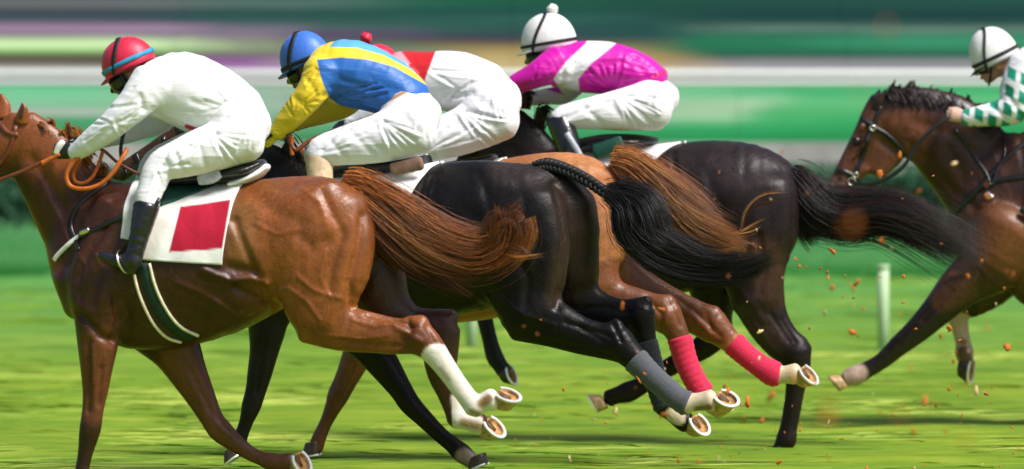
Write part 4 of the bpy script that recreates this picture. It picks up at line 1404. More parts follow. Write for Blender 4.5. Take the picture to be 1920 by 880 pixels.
bp = fr.empty('breastplate')
tag(bp, 'black and white breast strap round the chest of the front chestnut horse', 'breast strap', 'breast straps on the racehorses')
h.strap('strap', [(246, 403), (215, 413), (165, 437), (143, 448)], .026, M['leather'], bp, .007)
h.strap('white_strap', [(150, 443), (128, 460), (108, 480), (103, 488)], .024, M['white_leather'], bp, .009)
h.strap('buckle', [(152, 437), (160, 434), (168, 431)], .032, M['buckle'], bp, .010)
h.strap('neck_strap', [(210, 338), (180, 358), (152, 380), (137, 405), (133, 428), (141, 448), (148, 470)], .022, M['leather'], bp, .007)
br = fr.empty('bridle')
tag(br, 'brown bridle and reins with orange grips on the front chestnut horse', 'bridle', 'bridles on the racehorses')
h.strap('cheek_strap', [at2(.05, .10), at2(.3, .20), at2(.6, .15), at2(.85, .12)], .022, M['rein_brown'], br)
h.strap('noseband', [at2(.66, -.02), at2(.68, .08), at2(.70, .2)], .025, M['rein_brown'], br)
h.strap('brow_band', [at2(.12, -.02), at2(.14, .08), at2(.1, .16)], .025, M['rein_brown'], br)
rope(fr, 'rein', [(*at2(.86, .13), .12), (-40, 352, .16), (15, 332, .17), (62, 313, .17), (106, 290, .17)], .008, M['rein_brown'], br, flat=.020)
rope(fr, 'rein_grip', [(78, 307, .18), (95, 298, .18), (112, 288, .18)], .011, M['rein_orange'], br, flat=.024)
rope(fr, 'rein', [(*at2(.86, .13), -.12), (-40, 352, -.08), (30, 318, 0), (80, 300, .04), (114, 285, .06)], .008, M['rein_brown'], br, flat=.020)
rope(fr, 'rein_loop', [(150, 292, .17), (132, 312, .18), (125, 332, .18), (134, 350, .18), (160, 354, .19), (188, 346, .19), (212, 324, .19), (230, 296, .18), (238, 280, .15)], .011, M['rein_orange'], br, flat=.022)
rope(fr, 'rein_loop', [(158, 290, .12), (140, 318, .14), (140, 338, .14), (155, 344, .14), (172, 334, .14), (184, 312, .13), (193, 285, .10)], .010, M['rein_orange'], br, flat=.018)
rope(fr, 'rein', [(150, 272, .1), (190, 280, .1), (222, 306, .08), (262, 328, .05)], .006, M['rein_brown'], br, flat=.016)

# ------------------------------------------------------------------ HORSE 2: black with the plaited tail
fr = fr2 = Frame(780, 47.1, 17)
h = Horse('racehorse', fr, 'black racehorse second from the front with a plaited tail and grey leg bandages', M['black'])
ch = []
ch.append((fr.torso([(505, 400, 600, .17), (560, 335, 612, .24), (640, 322, 618, .28), (720, 325, 612, .29), (800, 315, 598, .285), (860, 303, 588, .28), (930, 300, 570, .275), (985, 304, 540, .25), (1018, 316, 520, .20)]), .03))
ch.append((fr.chain([(575, 420, 100, 0, .5), (510, 355, 80, 0, .45), (450, 315, 66, 0, .42), (390, 282, 55, 0, .40), (350, 262, 46, 0, .42)]), .05))
hc, at2, L = head_chains(fr, (348, 222), (205, 318)); ch += hc
ch.append((limb(fr, [(555, 470, 70), (525, 540, 60), (505, 590, 42), (500, 625, 35), (495, 660, 28), (487, 700, 24), (479, 735, 20), (471, 762, 19), (462, 790, 14), (453, 815, 13.5), (447, 832, 16), (443, 848, 14)], .16, .8), .03))
ch.append((limb(fr, [(610, 540, 66), (655, 605, 50), (690, 645, 38), (722, 688, 30), (752, 732, 22.5), (768, 757, 21), (792, 782, 18), (825, 815, 15.5), (848, 834, 16), (866, 850, 19), (882, 862, 16)], -.12, .8), .03))
# near hind
ch.append((fr.chain([(955, 400, 100, .12, .5), (975, 470, 94, .15, .5), (985, 545, 74, .16, .55), (992, 590, 58, .17, .7)]), .04))
ch.append((fr.chain([(1008, 400, 44, .11, .8), (1020, 455, 40, .13, .85), (1014, 520, 38, .14, .9)]), .07))
ch.append((limb(fr, [(985, 585, 58), (1035, 606, 46), (1085, 628, 36), (1130, 640, 33), (1158, 645, 34)], .17, .62), .03))
ch.append((limb(fr, [(1148, 622, 18), (1158, 606, 12)], .17, .8), .03))
hk2 = [(1158, 642, 32), (1176, 660, 27), (1196, 680, 23), (1230, 712, 19), (1268, 745, 18), (1285, 757, 21)]
ch.append((limb(fr, hk2, .17, .8), .015))
ch.append((limb(fr, [(1285, 757, 21), (1305, 754, 17), (1325, 752, 19), (1332, 751, 21)], .17, .85), .012))
# far hind
ch.append((fr.chain([(1030, 400, 88, -.10, .5), (1048, 470, 72, -.12, .55), (1062, 530, 58, -.13, .65)]), .04))
ch.append((fr.chain([(1056, 400, 46, -.09, .8), (1074, 450, 43, -.11, .85), (1078, 510, 40, -.12, .9)]), .07))
ch.append((fr.chain([(1012, 332, 24, -.02, 1.0), (1052, 346, 27, -.06, 1.0), (1078, 380, 32, -.09, .9), (1084, 430, 34, -.11, .9)]), .06))
ch.append((limb(fr, [(1060, 545, 56), (1110, 582, 42), (1160, 596, 36), (1196, 592, 34)], -.13, .65), .03))
ch.append((limb(fr, [(1205, 575, 18), (1214, 564, 12)], -.13, .8), .03))
fk2 = [(1198, 590, 31), (1204, 620, 26), (1211, 650, 22), (1226, 700, 19), (1240, 742, 18.5), (1247, 762, 21)]
ch.append((limb(fr, fk2, -.13, .8), .015))
ch.append((limb(fr, [(1247, 762, 21), (1262, 776, 17), (1278, 788, 19), (1286, 792, 20)], -.13, .85), .012))
bk = CH([.006, .0048, .005]); bbr = CH([.03, .017, .011]); wh2 = CH([.62, .5, .36])
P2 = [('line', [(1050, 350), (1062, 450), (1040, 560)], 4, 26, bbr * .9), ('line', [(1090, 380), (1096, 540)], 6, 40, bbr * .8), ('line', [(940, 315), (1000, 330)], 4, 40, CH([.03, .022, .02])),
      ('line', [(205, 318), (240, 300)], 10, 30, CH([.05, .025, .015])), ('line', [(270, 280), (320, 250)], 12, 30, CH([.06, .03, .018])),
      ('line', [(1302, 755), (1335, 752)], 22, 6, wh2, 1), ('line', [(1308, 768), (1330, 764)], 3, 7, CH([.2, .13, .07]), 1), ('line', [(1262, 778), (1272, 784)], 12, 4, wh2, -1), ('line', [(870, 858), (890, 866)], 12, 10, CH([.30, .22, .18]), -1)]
S2 = [([(900, 330), (920, 390), (905, 450)], 10, .007, 1), ([(960, 470), (990, 520), (985, 570)], 8, .008, 1), ([(870, 450), (910, 480), (960, 470)], 4, -.004, 1), ([(940, 560), (980, 590), (1040, 610)], 4, -.005, 1), ([(1085, 612), (1130, 640)], 4, .007, 1), ([(1150, 610), (1165, 640)], 4, .008, 1), ([(1085, 580), (1130, 575), (1180, 585)], 5, .007, -1), ([(1040, 345), (1055, 400), (1060, 450), (1052, 520), (1045, 575)], 8, .011, 0), ([(800, 330), (788, 365), (795, 400)], 9, .012, 1), ([(808, 335), (800, 380)], 6, -.006, 1),
      ([(880, 400), (930, 440), (960, 500)], 16, .006, 1), ([(1000, 420), (1010, 480), (1000, 540)], 14, .006, 1), ([(965, 330), (985, 380)], 12, .005, 1),
      ([(1060, 605), (1110, 620), (1145, 632)], 5, .008, 1), ([(1020, 640), (1100, 655), (1150, 668)], 5, .006, 1), ([(495, 640), (480, 735)], 5, .006, 1), ([(830, 500), (880, 560), (930, 600)], 9, .012, 1)]
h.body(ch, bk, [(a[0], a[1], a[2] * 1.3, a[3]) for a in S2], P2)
hoof(fr, h.root, 1362, 748, .17, -27, .5, 1, True)
hoof(fr, h.root, 1311, 796, -.13, -52, .42, 1, True)
hoof(fr, h.root, 438, 860, .16, 215, .0, 1, False, a=.062, b=.055, h=.055)
hoof(fr, h.root, 898, 874, -.12, 203, .0, 1, False, a=.066, b=.06, h=.055)
h.eye(*at2(.34, .07), .021)
for c_ in (fr.chain([(352, 246, 13, .06, .6), (366, 236, 10, .07, .6), (380, 230, 3.5, .07, .7)], n=3), fr.chain([(350, 244, 13, -.06, .6), (364, 232, 10, -.07, .6), (378, 226, 3.5, -.07, .7)], n=3)):
    b2 = Body(.006); b2.add(c_, .01); V, Q = b2.build(); mesh_obj('ear', V, Q, M['black'], h.root, True, paint(fr, V, bk, []))
wrap(fr, 'bandage', fr.chain([(1192, 676, 23.5), (1212, 696, 21), (1240, 721, 19.5), (1272, 748, 19.5), (1288, 757, 21.5)], .17, .82), M['bandage'], h.root, CH([.085, .09, .105]), .008)
wrap(fr, 'bandage', fr.chain([(1209, 645, 23), (1224, 695, 20), (1238, 738, 19.5), (1248, 762, 21.5)], -.13, .82), M['bandage'], h.root, CH([.03, .032, .04]), .008)
kc = [CH([.010, .009, .010]), CH([.018, .015, .015]), CH([.006, .006, .008]), CH([.03, .02, .016])]
# plait: three strands woven along the dock
G2 = smooth_path([fr.P(*p) for p in [(1002, 311, 0), (1030, 308, 0), (1065, 318, 0), (1100, 335, 0), (1135, 358, 0), (1160, 374, 0)]], 16)
T = frames_along(G2); S = np.cross(T, [0, 1.0, 0]); S /= np.linalg.norm(S, axis=1)[:, None]; Bn = np.cross(T, S)
uu = np.linspace(0, 1, len(G2)); parts = []
dock = tube(G2, np.interp(uu, [0, .15, 1], [.02, .034, .024]), 10)
for i in range(3):
    ph = uu * 2 * math.pi * 7 + i * 2 * math.pi / 3
    o_ = (np.cos(ph) * .020)[:, None] * S + (np.sin(2 * ph) * .012 - .022)[:, None] * np.array([0, 1.0, 0])[None, :]
    parts.append(tube(G2 + o_ + S * -.004, np.interp(uu, [0, .1, 1], [.008, .017, .014]), 7))
tl = hair('tail', fr, [([(1140, 362, 0), (1175, 356, .02), (1212, 372, .05), (1232, 405, .06), (1240, 440, .06), (1262, 462, .06)], .032, .04, 6),
                  ([(1140, 362, 0), (1160, 385, .02), (1165, 425, .04), (1185, 455, .04), (1240, 470, .05), (1310, 492, .05), (1380, 502, .05), (1448, 482, .05)], .028, .038, 9),
                  ([(1145, 365, 0), (1172, 395, .04), (1180, 445, .05), (1235, 496, .05), (1320, 518, .05), (1400, 510, .05), (1450, 485, .05)], .028, .034, 7),
                  ([(1150, 370, 0), (1190, 385, .04), (1210, 425, .06), (1265, 455, .06), (1340, 485, .06), (1405, 472, .06)], .03, .03, 6)], 6500, .0014, h.root, kc, .018, 11)
mesh_obj('plait', *merge([dock] + parts), M['black_web'], tl)
hair('mane', fr, [([(560, 300, 0), (540, 262, 0), (520, 268, .03)], .04, .05, 1), ([(500, 282, 0), (470, 262, 0), (455, 275, .04)], .04, .05, 1), ([(440, 262, 0), (420, 250, 0), (400, 262, .04)], .04, .05, 1)], 260, .004, h.root, kc, .01, 6)
H2 = h
cl = fr.empty('saddle')
tag(cl, 'saddle on a plain white cloth on the black horse with the plaited tail', 'saddle', 'saddles on the racehorses')
h.sheet('saddle_cloth', ((560, 440), (590, 335)), ((742, 440), (802, 322)), M['blanket'], cl, CH([.80, .79, .77]), seed=4)
for pts, nm, mt in (([(610, 330, 12, 0, 4), (680, 318, 14, 0, 4.2), (740, 310, 12, 0, 4.4), (775, 300, 8, 0, 4.4)], 'seat', M['saddle_leather']),
                    ([(735, 318, 13, .18, .4), (790, 306, 14, .18, .4)], 'rear_pad', plain('brown_grey_pad', (.25, .14, .10), .6))):
    b = Body(.008); b.add(fr.chain(pts), .02); V, Q = b.build(); mesh_obj(nm, relax(V, Q, 2), Q, mt, cl)
h.strap('white_strap', [(668, 345), (690, 320), (712, 308)], .05, M['white_leather'], cl, .02)
br = fr.empty('bridle')
tag(br, 'black bridle on the black horse half hidden behind the white clad rider', 'bridle', 'bridles on the racehorses')
for pts, nm in (([at2(-.02, .05), at2(.1, .2), at2(.3, .3), at2(.45, .32)], 'throat_strap'), ([at2(.05, .08), at2(.3, .2), at2(.6, .15), at2(.88, .11)], 'cheek_strap'), ([at2(.66, -.02), at2(.68, .08), at2(.70, .2)], 'noseband'), ([at2(.1, -.03), at2(.13, .08), at2(.1, .16)], 'brow_band')):
    h.strap(nm, pts, .024, M['leather'], br)
rope(fr, 'rein', [(*at2(.86, .13), .12), (300, 300, .2), (400, 285, .24), (480, 268, .24), (520, 246, .22)], .008, M['leather'], br, flat=.020)
rope(fr, 'rein', [(540, 250, .20), (545, 268, .2), (556, 282, .2), (575, 268, .18), (598, 256, .15)], .009, M['rein_brown'], br, flat=.022)
rope(fr, 'rein_end', [(548, 255, .2), (547, 275, .2), (549, 292, .2)], .009, M['rein_orange'], br, flat=.022)

# ------------------------------------------------------------------ HORSE 3: light chestnut with red bandages
fr = fr3 = Frame(900, 48.6, 12)
h = Horse('racehorse', fr, 'light chestnut racehorse with red hind leg bandages behind the black one', M['chestnut'])
ch = []
ch.append((fr.torso([(690, 420, 585, .16), (750, 345, 600, .24), (820, 325, 608, .27), (900, 312, 600, .28), (970, 296, 585, .275), (1040, 285, 565, .27), (1095, 287, 545, .25), (1130, 305, 520, .18)]), .03))
ch.append((fr.chain([(760, 430, 95, 0, .5), (700, 375, 76, 0, .45), (640, 345, 62, 0, .42), (585, 325, 50, 0, .40), (550, 318, 45, 0, .42)]), .05))
hc, at2, L = head_chains(fr, (545, 292), (420, 380)); ch += hc
ch.append((limb(fr, [(750, 480, 66), (720, 545, 55), (700, 590, 44), (682, 635, 34), (664, 680, 27), (646, 718, 22), (634, 742, 21), (624, 765, 16), (610, 795, 12.5), (598, 822, 14), (592, 840, 15)], -.12, .8), .03))
ch.append((limb(fr, [(760, 500, 60), (720, 560, 46), (675, 585, 34), (640, 600, 24), (632, 610, 20), (670, 618, 14), (705, 622, 13), (722, 620, 15)], .14, .8), .03))
ch.append((fr.chain([(1060, 390, 98, .12, .5), (1085, 450, 84, .15, .5), (1100, 510, 64, .16, .6), (1110, 540, 52, .17, .7)]), .04))
ch.append((limb(fr, [(1105, 535, 52), (1150, 562, 38), (1195, 575, 34), (1235, 588, 33), (1252, 598, 31)], .17, .65), .03))
ch.append((limb(fr, [(1246, 570, 18), (1258, 562, 11)], .17, .8), .03))
ch.append((limb(fr, [(1250, 594, 31), (1264, 615, 24), (1277, 645, 20), (1292, 690, 18.5), (1308, 722, 19), (1318, 738, 20), (1330, 748, 16), (1342, 754, 17)], .17, .8), .015))
ch.append((fr.chain([(1090, 420, 86, -.12, .5), (1125, 480, 62, -.14, .6), (1155, 520, 50, -.14, .7)]), .04))
ch.append((limb(fr, [(1150, 515, 52), (1205, 548, 40), (1260, 575, 34), (1310, 598, 32), (1338, 614, 31)], -.14, .65), .03))
ch.append((limb(fr, [(1332, 590, 18), (1344, 584, 11)], -.14, .8), .03))
ch.append((limb(fr, [(1338, 612, 31), (1360, 632, 24), (1385, 655, 19.5), (1420, 682, 18.5), (1448, 700, 22), (1468, 703, 17), (1484, 702, 19), (1492, 701, 20)], -.14, .8), .015))
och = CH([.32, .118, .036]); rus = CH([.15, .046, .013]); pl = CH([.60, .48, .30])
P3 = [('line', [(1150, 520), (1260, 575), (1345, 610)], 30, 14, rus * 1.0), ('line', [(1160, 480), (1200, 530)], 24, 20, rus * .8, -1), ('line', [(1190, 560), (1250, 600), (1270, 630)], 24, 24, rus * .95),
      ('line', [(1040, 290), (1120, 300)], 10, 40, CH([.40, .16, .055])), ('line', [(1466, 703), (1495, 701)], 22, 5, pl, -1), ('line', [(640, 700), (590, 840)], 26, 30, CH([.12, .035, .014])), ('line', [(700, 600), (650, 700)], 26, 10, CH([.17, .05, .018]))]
S3 = [([(1150, 290), (1165, 330)], 8, .008, 1), ([(1130, 330), (1145, 400), (1140, 480)], 10, .007, 1), ([(1215, 560), (1240, 590), (1235, 620)], 5, .010, 1), ([(1260, 575), (1275, 610)], 5, .007, 1),
      ([(1270, 560), (1320, 600), (1350, 630)], 5, .009, -1), ([(1325, 590), (1335, 620)], 5, .008, -1), ([(1295, 585), (1330, 625)], 5, -.006, -1), ([(1085, 290), (1095, 330)], 12, .005, 1), ([(672, 650), (640, 720)], 4, .008, -1)]
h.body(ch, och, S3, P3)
hoof(fr, h.root, 1515, 703, -.14, -48, .34, 1, True)
hoof(fr, h.root, 1352, 757, .17, -30, .2, 1, True)
hoof(fr, h.root, 585, 853, -.12, 190, .0, 1, False, a=.062, b=.055)
hoof(fr, h.root, 745, 622, .14, 270, .3, 1, False, a=.062, b=.055)
h.eye(*at2(.34, .07), .021)
for sg in (1, -1):
    b2 = Body(.006); b2.add(fr.chain([(552, 300, 13, sg * .06, .6), (566, 290, 10, sg * .07, .6), (580, 284, 3.5, sg * .07, .7)], n=3), .01); V, Q = b2.build(); mesh_obj('ear', V, Q, M['chestnut'], h.root, True, paint(fr, V, rus, []))
red = CH([.62, .022, .075])
wrap(fr, 'bandage', fr.chain([(1275, 636, 22), (1283, 668, 20.5), (1294, 696, 20), (1308, 722, 20), (1318, 737, 21)], .17, .82), M['bandage'], h.root, red, .006)
wrap(fr, 'bandage', fr.chain([(1376, 645, 22), (1400, 667, 20), (1425, 686, 20), (1448, 700, 23), (1460, 703, 20)], -.14, .82), M['bandage'], h.root, red, .006)
rc3 = [CH([.10, .03, .01]), CH([.22, .07, .02]), CH([.40, .15, .04]), CH([.52, .24, .075]), CH([.32, .11, .03]), CH([.16, .05, .015])]
hair('tail', fr, [([(1150, 296, 0), (1185, 305, .02), (1225, 335, .05), (1270, 375, .06), (1320, 420, .06), (1375, 450, .06)], .035, .055, 10),
                  ([(1150, 300, 0), (1190, 330, .02), (1230, 380, .03), (1285, 425, .04), (1350, 455, .05), (1400, 470, .05)], .03, .05, 8),
                  ([(1155, 294, 0), (1205, 308, .02), (1250, 335, .03), (1278, 350, .03)], .025, .02, 1.5), ([(1150, 305, 0), (1175, 340, 0), (1200, 395, 0), (1240, 425, 0), (1300, 455, .02)], .025, .04, 4),
                  ([(1330, 440, .05), (1385, 438, .05), (1400, 400, .05), (1430, 372, .05), (1480, 362, .05)], .01, .008, .12), ([(1340, 445, .05), (1395, 435, .05), (1440, 412, .05)], .01, .015, .12), ([(1375, 445, .06), (1402, 462, .06), (1415, 475, .06)], .01, .01, .15)],
     6500, .0013, h.root, rc3, .022, 10, (1.4, .85))
hair('mane', fr, [([(720, 320, 0), (690, 305, 0), (680, 325, .04)], .04, .05, 1), ([(650, 302, 0), (620, 296, 0), (610, 310, .04)], .04, .05, 1)], 140, .004, h.root, rc3, .01, 6)
cl = fr.empty('saddle')
tag(cl, 'saddle on a white cloth on the light chestnut horse, mostly hidden', 'saddle', 'saddles on the racehorses')
h.sheet('saddle_cloth', ((740, 440), (770, 335)), ((880, 440), (930, 312)), M['blanket'], cl, CH([.80, .79, .77]), seed=6)
b = Body(.008); b.add(fr.chain([(780, 328, 12, 0, 4), (850, 316, 14, 0, 4.2), (900, 305, 12, 0, 4.4), (925, 296, 8, 0, 4.4)]), .02); V, Q = b.build(); mesh_obj('seat', relax(V, Q, 2), Q, M['saddle_leather'], cl)
H3 = h

# ------------------------------------------------------------------ HORSE 4: dark brown, under the magenta rider
fr = fr4 = Frame(1200, 50.2, 10)
h = Horse('racehorse', fr, 'near black racehorse under the magenta clad rider, long dark tail blown back', M['black'])
ch = []
ch.append((fr.torso([(955, 370, 545, .16), (1005, 300, 560, .23), (1070, 280, 570, .27), (1150, 276, 572, .285), (1220, 276, 560, .28), (1290, 268, 545, .28), (1350, 263, 535, .28), (1410, 270, 520, .26), (1455, 295, 500, .19)]), .03))
ch.append((fr.chain([(1020, 390, 98, 0, .5), (985, 320, 80, 0, .45), (955, 265, 64, 0, .42), (925, 232, 50, 0, .4), (900, 222, 42, 0, .42)]), .05))
hc, at2, L = head_chains(fr, (905, 196), (835, 340)); ch += hc
ch.append((limb(fr, [(1010, 440, 64), (975, 500, 52), (935, 535, 36), (905, 552, 24), (898, 562, 21), (908, 595, 16), (919, 640, 15), (927, 668, 17), (938, 686, 15), (944, 694, 16)], -.12, .8), .03))
ch.append((limb(fr, [(1010, 450, 64), (985, 510, 50), (955, 530, 34), (920, 520, 24), (905, 520, 20), (930, 545, 14), (955, 560, 14)], .14, .8), .03))
ch.append((fr.chain([(1390, 370, 102, .12, .5), (1405, 440, 92, .15, .5), (1412, 510, 62, .17, .6), (1420, 560, 50, .17, .7)]), .04))
ch.append((fr.chain([(1450, 370, 44, .12, .9), (1458, 440, 36, .14, .9)]), .04))
ch.append((limb(fr, [(1418, 555, 50), (1440, 605, 41), (1465, 640, 36), (1490, 660, 33)], .17, .65), .03))
ch.append((limb(fr, [(1500, 652, 18), (1514, 656, 11)], .17, .8), .03))
ch.append((limb(fr, [(1490, 662, 32), (1495, 690, 25), (1491, 730, 18.5), (1484, 775, 17), (1478, 805, 17), (1474, 825, 20), (1467, 838, 16), (1462, 846, 17)], .17, .8), .015))
ch.append((fr.chain([(1370, 430, 80, -.12, .5), (1350, 490, 62, -.14, .6), (1338, 545, 48, -.14, .7)]), .04))
ch.append((limb(fr, [(1338, 545, 46), (1338, 590, 36), (1342, 622, 30), (1322, 648, 24), (1290, 668, 20), (1245, 695, 17.5), (1205, 722, 17), (1178, 735, 20), (1155, 742, 16), (1143, 747, 17)], -.14, .8), .02))
bw = CH([.013, .008, .0078])
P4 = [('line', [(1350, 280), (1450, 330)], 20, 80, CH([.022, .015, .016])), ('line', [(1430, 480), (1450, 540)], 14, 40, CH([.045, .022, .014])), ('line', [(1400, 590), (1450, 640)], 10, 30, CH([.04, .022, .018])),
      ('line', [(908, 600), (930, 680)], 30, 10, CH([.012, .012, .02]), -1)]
S4 = [([(1330, 330), (1350, 400), (1345, 470)], 12, .007, 1), ([(1420, 440), (1435, 500), (1425, 550)], 8, .008, 1), ([(1380, 540), (1410, 570), (1430, 600)], 7, -.006, 1), ([(1465, 600), (1490, 640)], 4, .007, 1), ([(1290, 400), (1320, 440), (1360, 450)], 4, -.004, 1), ([(1480, 700), (1476, 780)], 4, .005, 1), ([(1262, 290), (1268, 330), (1265, 370)], 7, .012, 1), ([(1270, 300), (1276, 350)], 6, -.006, 1), ([(1490, 340), (1488, 420), (1470, 500)], 9, .008, 1), ([(1340, 420), (1380, 480)], 16, .006, 1), ([(1400, 330), (1440, 400)], 20, .004, 1),
      ([(1445, 590), (1480, 640)], 5, .008, 1), ([(1415, 610), (1455, 665)], 6, -.006, 1), ([(960, 280), (1000, 330)], 12, .008, 1)]
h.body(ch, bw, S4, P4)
hoof(fr, h.root, 1114, 759, -.14, 120, .1, 1, True, a=.066, b=.06, h=.06)
hoof(fr, h.root, 1455, 862, .17, 185, .0, 1, False, a=.066, b=.06)
hoof(fr, h.root, 958, 703, -.12, -70, .25, 1, False, a=.066, b=.06, h=.055)
hoof(fr, h.root, 975, 568, .14, -70, .3, 1, False, a=.06, b=.055, h=.05)
h.eye(*at2(.34, .07), .021)
for sg in (1, -1):
    b2 = Body(.006); b2.add(fr.chain([(908, 202, 12, sg * .06, .6), (918, 190, 9, sg * .07, .6), (928, 182, 3.5, sg * .07, .7)], n=3), .01); V, Q = b2.build(); mesh_obj('ear', V, Q, M['black'], h.root, True, paint(fr, V, bw, []))
k4 = [CH([.016, .010, .010]), CH([.026, .016, .014]), CH([.010, .007, .008]), CH([.045, .022, .015])]
hair('tail', fr, [([(1482, 330, 0), (1505, 345, .02), (1535, 380, .04), (1580, 405, .05), (1650, 400, .05), (1720, 420, .05), (1790, 455, .05), (1850, 485, .05)], .04, .10, 9),
                  ([(1482, 335, 0), (1510, 370, .02), (1535, 415, .03), (1590, 425, .04), (1660, 415, .04), (1740, 450, .04), (1820, 490, .04)], .04, .08, 8),
                  ([(1482, 335, 0), (1520, 352, .02), (1560, 370, .03), (1620, 378, .03), (1690, 385, .03), (1770, 430, .03)], .03, .06, 6),
                  ([(1485, 340, 0), (1500, 390, 0), (1515, 430, 0), (1540, 450, 0)], .03, .05, 4)], 6500, .0015, h.root, k4, .03, 11)
hair('mane', fr, [([(985, 205, 0), (990, 178, 0), (1010, 185, .03)], .04, .05, 1), ([(955, 195, 0), (962, 172, 0), (985, 185, .04)], .04, .05, 1), ([(1010, 240, 0), (1020, 205, 0), (1035, 225, .04)], .04, .05, 1)], 260, .004, h.root, k4, .01, 6)
H4 = h
cl = fr.empty('saddle')
tag(cl, 'black saddle on a plain white cloth under the magenta clad rider', 'saddle', 'saddles on the racehorses')
h.sheet('saddle_cloth', ((1030, 400), (1060, 285)), ((1170, 385), (1272, 272)), M['blanket'], cl, CH([.80, .79, .78]), seed=8)
for pts, nm, mt in (([(1060, 280, 14, 0, 4), (1130, 268, 16, 0, 4.2), (1190, 266, 14, 0, 4.4), (1228, 264, 7, 0, 4.4)], 'seat', M['saddle_leather']), ([(1115, 285, 15, .2, .4), (1165, 268, 15, .2, .4)], 'green_pad', M['green_pad'])):
    b = Body(.008); b.add(fr.chain(pts), .02); V, Q = b.build(); mesh_obj(nm, relax(V, Q, 2), Q, mt, cl)

# ------------------------------------------------------------------ HORSE 5: bay coming in from the right
fr = fr5 = Frame(2000, 51.8, 2)
h = Horse('racehorse', fr, 'dark bay racehorse entering on the right with a black bridle and short spiky mane', M['chestnut'])
ch = []
ch.append((fr.torso([(1825, 380, 525, .15), (1870, 300, 560, .22), (1930, 245, 575, .26), (2000, 245, 585, .28), (2090, 262, 585, .29), (2180, 262, 570, .28), (2260, 250, 550, .28), (2330, 255, 525, .25), (2375, 290, 490, .18)]), .03))
ch.append((fr.chain([(1885, 390, 100, 0, .5), (1838, 330, 88, 0, .46), (1785, 264, 84, 0, .42), (1735, 236, 72, 0, .40), (1690, 222, 60, 0, .42), (1662, 214, 46, 0, .45)]), .04))
hc, at2, L = head_chains(fr, (1636, 178), (1547, 352)); ch += hc
ch.append((fr.chain([(1606, 312, 25, 0, .5), (1586, 338, 21, 0, .6), (1574, 352, 15, 0, .8)]), .03))
ch.append((fr.chain([(1660, 285, 36, 0, .34), (1640, 320, 24, 0, .4)]), .04))
ch.append((limb(fr, [(1895, 430, 75), (1860, 490, 62), (1825, 518, 48), (1795, 543, 40), (1760, 580, 31), (1725, 615, 25), (1703, 634, 22), (1686, 648, 20), (1655, 676, 16), (1625, 694, 16), (1605, 704, 19), (1588, 710, 16)], .16, .8), .03))
ch.append((limb(fr, [(1900, 450, 70), (1860, 520, 55), (1825, 560, 36), (1800, 578, 24), (1796, 592, 21), (1801, 620, 16), (1806, 645, 15), (1808, 660, 18), (1811, 676, 15)], -.13, .8), .03))
ch.append((fr.chain([(2280, 380, 100, .14, .5), (2290, 450, 88, .15, .5), (2270, 540, 60, .17, .7), (2330, 600, 38), (2390, 630, 30), (2420, 680, 20), (2450, 740, 19), (2465, 765, 17)]), .04))
ch.append((fr.chain([(2280, 380, 100, -.14, .5), (2290, 450, 88, -.15, .5), (2270, 540, 60, -.17, .7), (2310, 610, 38), (2360, 650, 30), (2370, 700, 20), (2380, 760, 19), (2390, 790, 17)]), .04))
bay = CH([.045, .016, .010]); bayd = CH([.010, .006, .005]); lb = CH([.125, .042, .020]); pk = CH([.40, .27, .23])
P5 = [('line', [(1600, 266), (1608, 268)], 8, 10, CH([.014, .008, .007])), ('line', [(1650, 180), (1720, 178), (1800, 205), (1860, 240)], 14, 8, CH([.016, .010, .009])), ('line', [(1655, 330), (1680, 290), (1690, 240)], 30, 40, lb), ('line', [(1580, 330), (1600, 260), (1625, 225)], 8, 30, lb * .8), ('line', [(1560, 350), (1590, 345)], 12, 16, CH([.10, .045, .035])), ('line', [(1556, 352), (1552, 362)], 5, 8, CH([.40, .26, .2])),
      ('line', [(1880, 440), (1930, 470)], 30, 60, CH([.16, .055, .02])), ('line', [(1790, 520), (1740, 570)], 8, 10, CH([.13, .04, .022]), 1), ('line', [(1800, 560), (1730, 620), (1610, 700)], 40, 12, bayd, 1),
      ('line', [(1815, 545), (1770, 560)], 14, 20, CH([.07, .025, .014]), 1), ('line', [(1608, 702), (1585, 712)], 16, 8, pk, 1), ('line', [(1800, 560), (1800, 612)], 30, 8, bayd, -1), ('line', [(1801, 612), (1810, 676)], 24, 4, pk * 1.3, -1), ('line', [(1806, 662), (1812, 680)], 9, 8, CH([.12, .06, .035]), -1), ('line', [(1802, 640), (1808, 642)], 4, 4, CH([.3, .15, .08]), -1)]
S5 = [([(1640, 345), (1680, 330), (1705, 300), (1708, 270)], 7, .010, 1), ([(1735, 300), (1790, 360), (1830, 390)], 10, .009, 1), ([(1720, 230), (1780, 250), (1830, 290)], 12, .008, 1), ([(1780, 280), (1810, 340)], 12, .008, 1), ([(1820, 390), (1850, 330), (1880, 290)], 10, .012, 1),
      ([(1610, 270), (1600, 310), (1590, 345)], 5, .006, 1), ([(1585, 285), (1578, 330)], 4, -.004, 1), ([(1785, 545), (1730, 600)], 5, .007, 1), ([(1566, 345), (1572, 338)], 3, .012, 1), ([(1585, 370), (1570, 366)], 3, .010, 1), ([(1580, 262), (1592, 254), (1604, 258)], 3, -.006, 1)]
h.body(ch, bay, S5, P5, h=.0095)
hoof(fr, h.root, 1564, 722, .16, 127, .05, 1, True, a=.066, b=.06, h=.058, shoe=False)
hoof(fr, h.root, 1820, 696, -.13, -98, .30, 1, False, a=.082, b=.07, h=.07)
hoof(fr, h.root, 2480, 790, .17, -60, .3, 1, False); hoof(fr, h.root, 2400, 815, -.17, -60, .3, 1, False)
h.eye(1604, 266, .032)
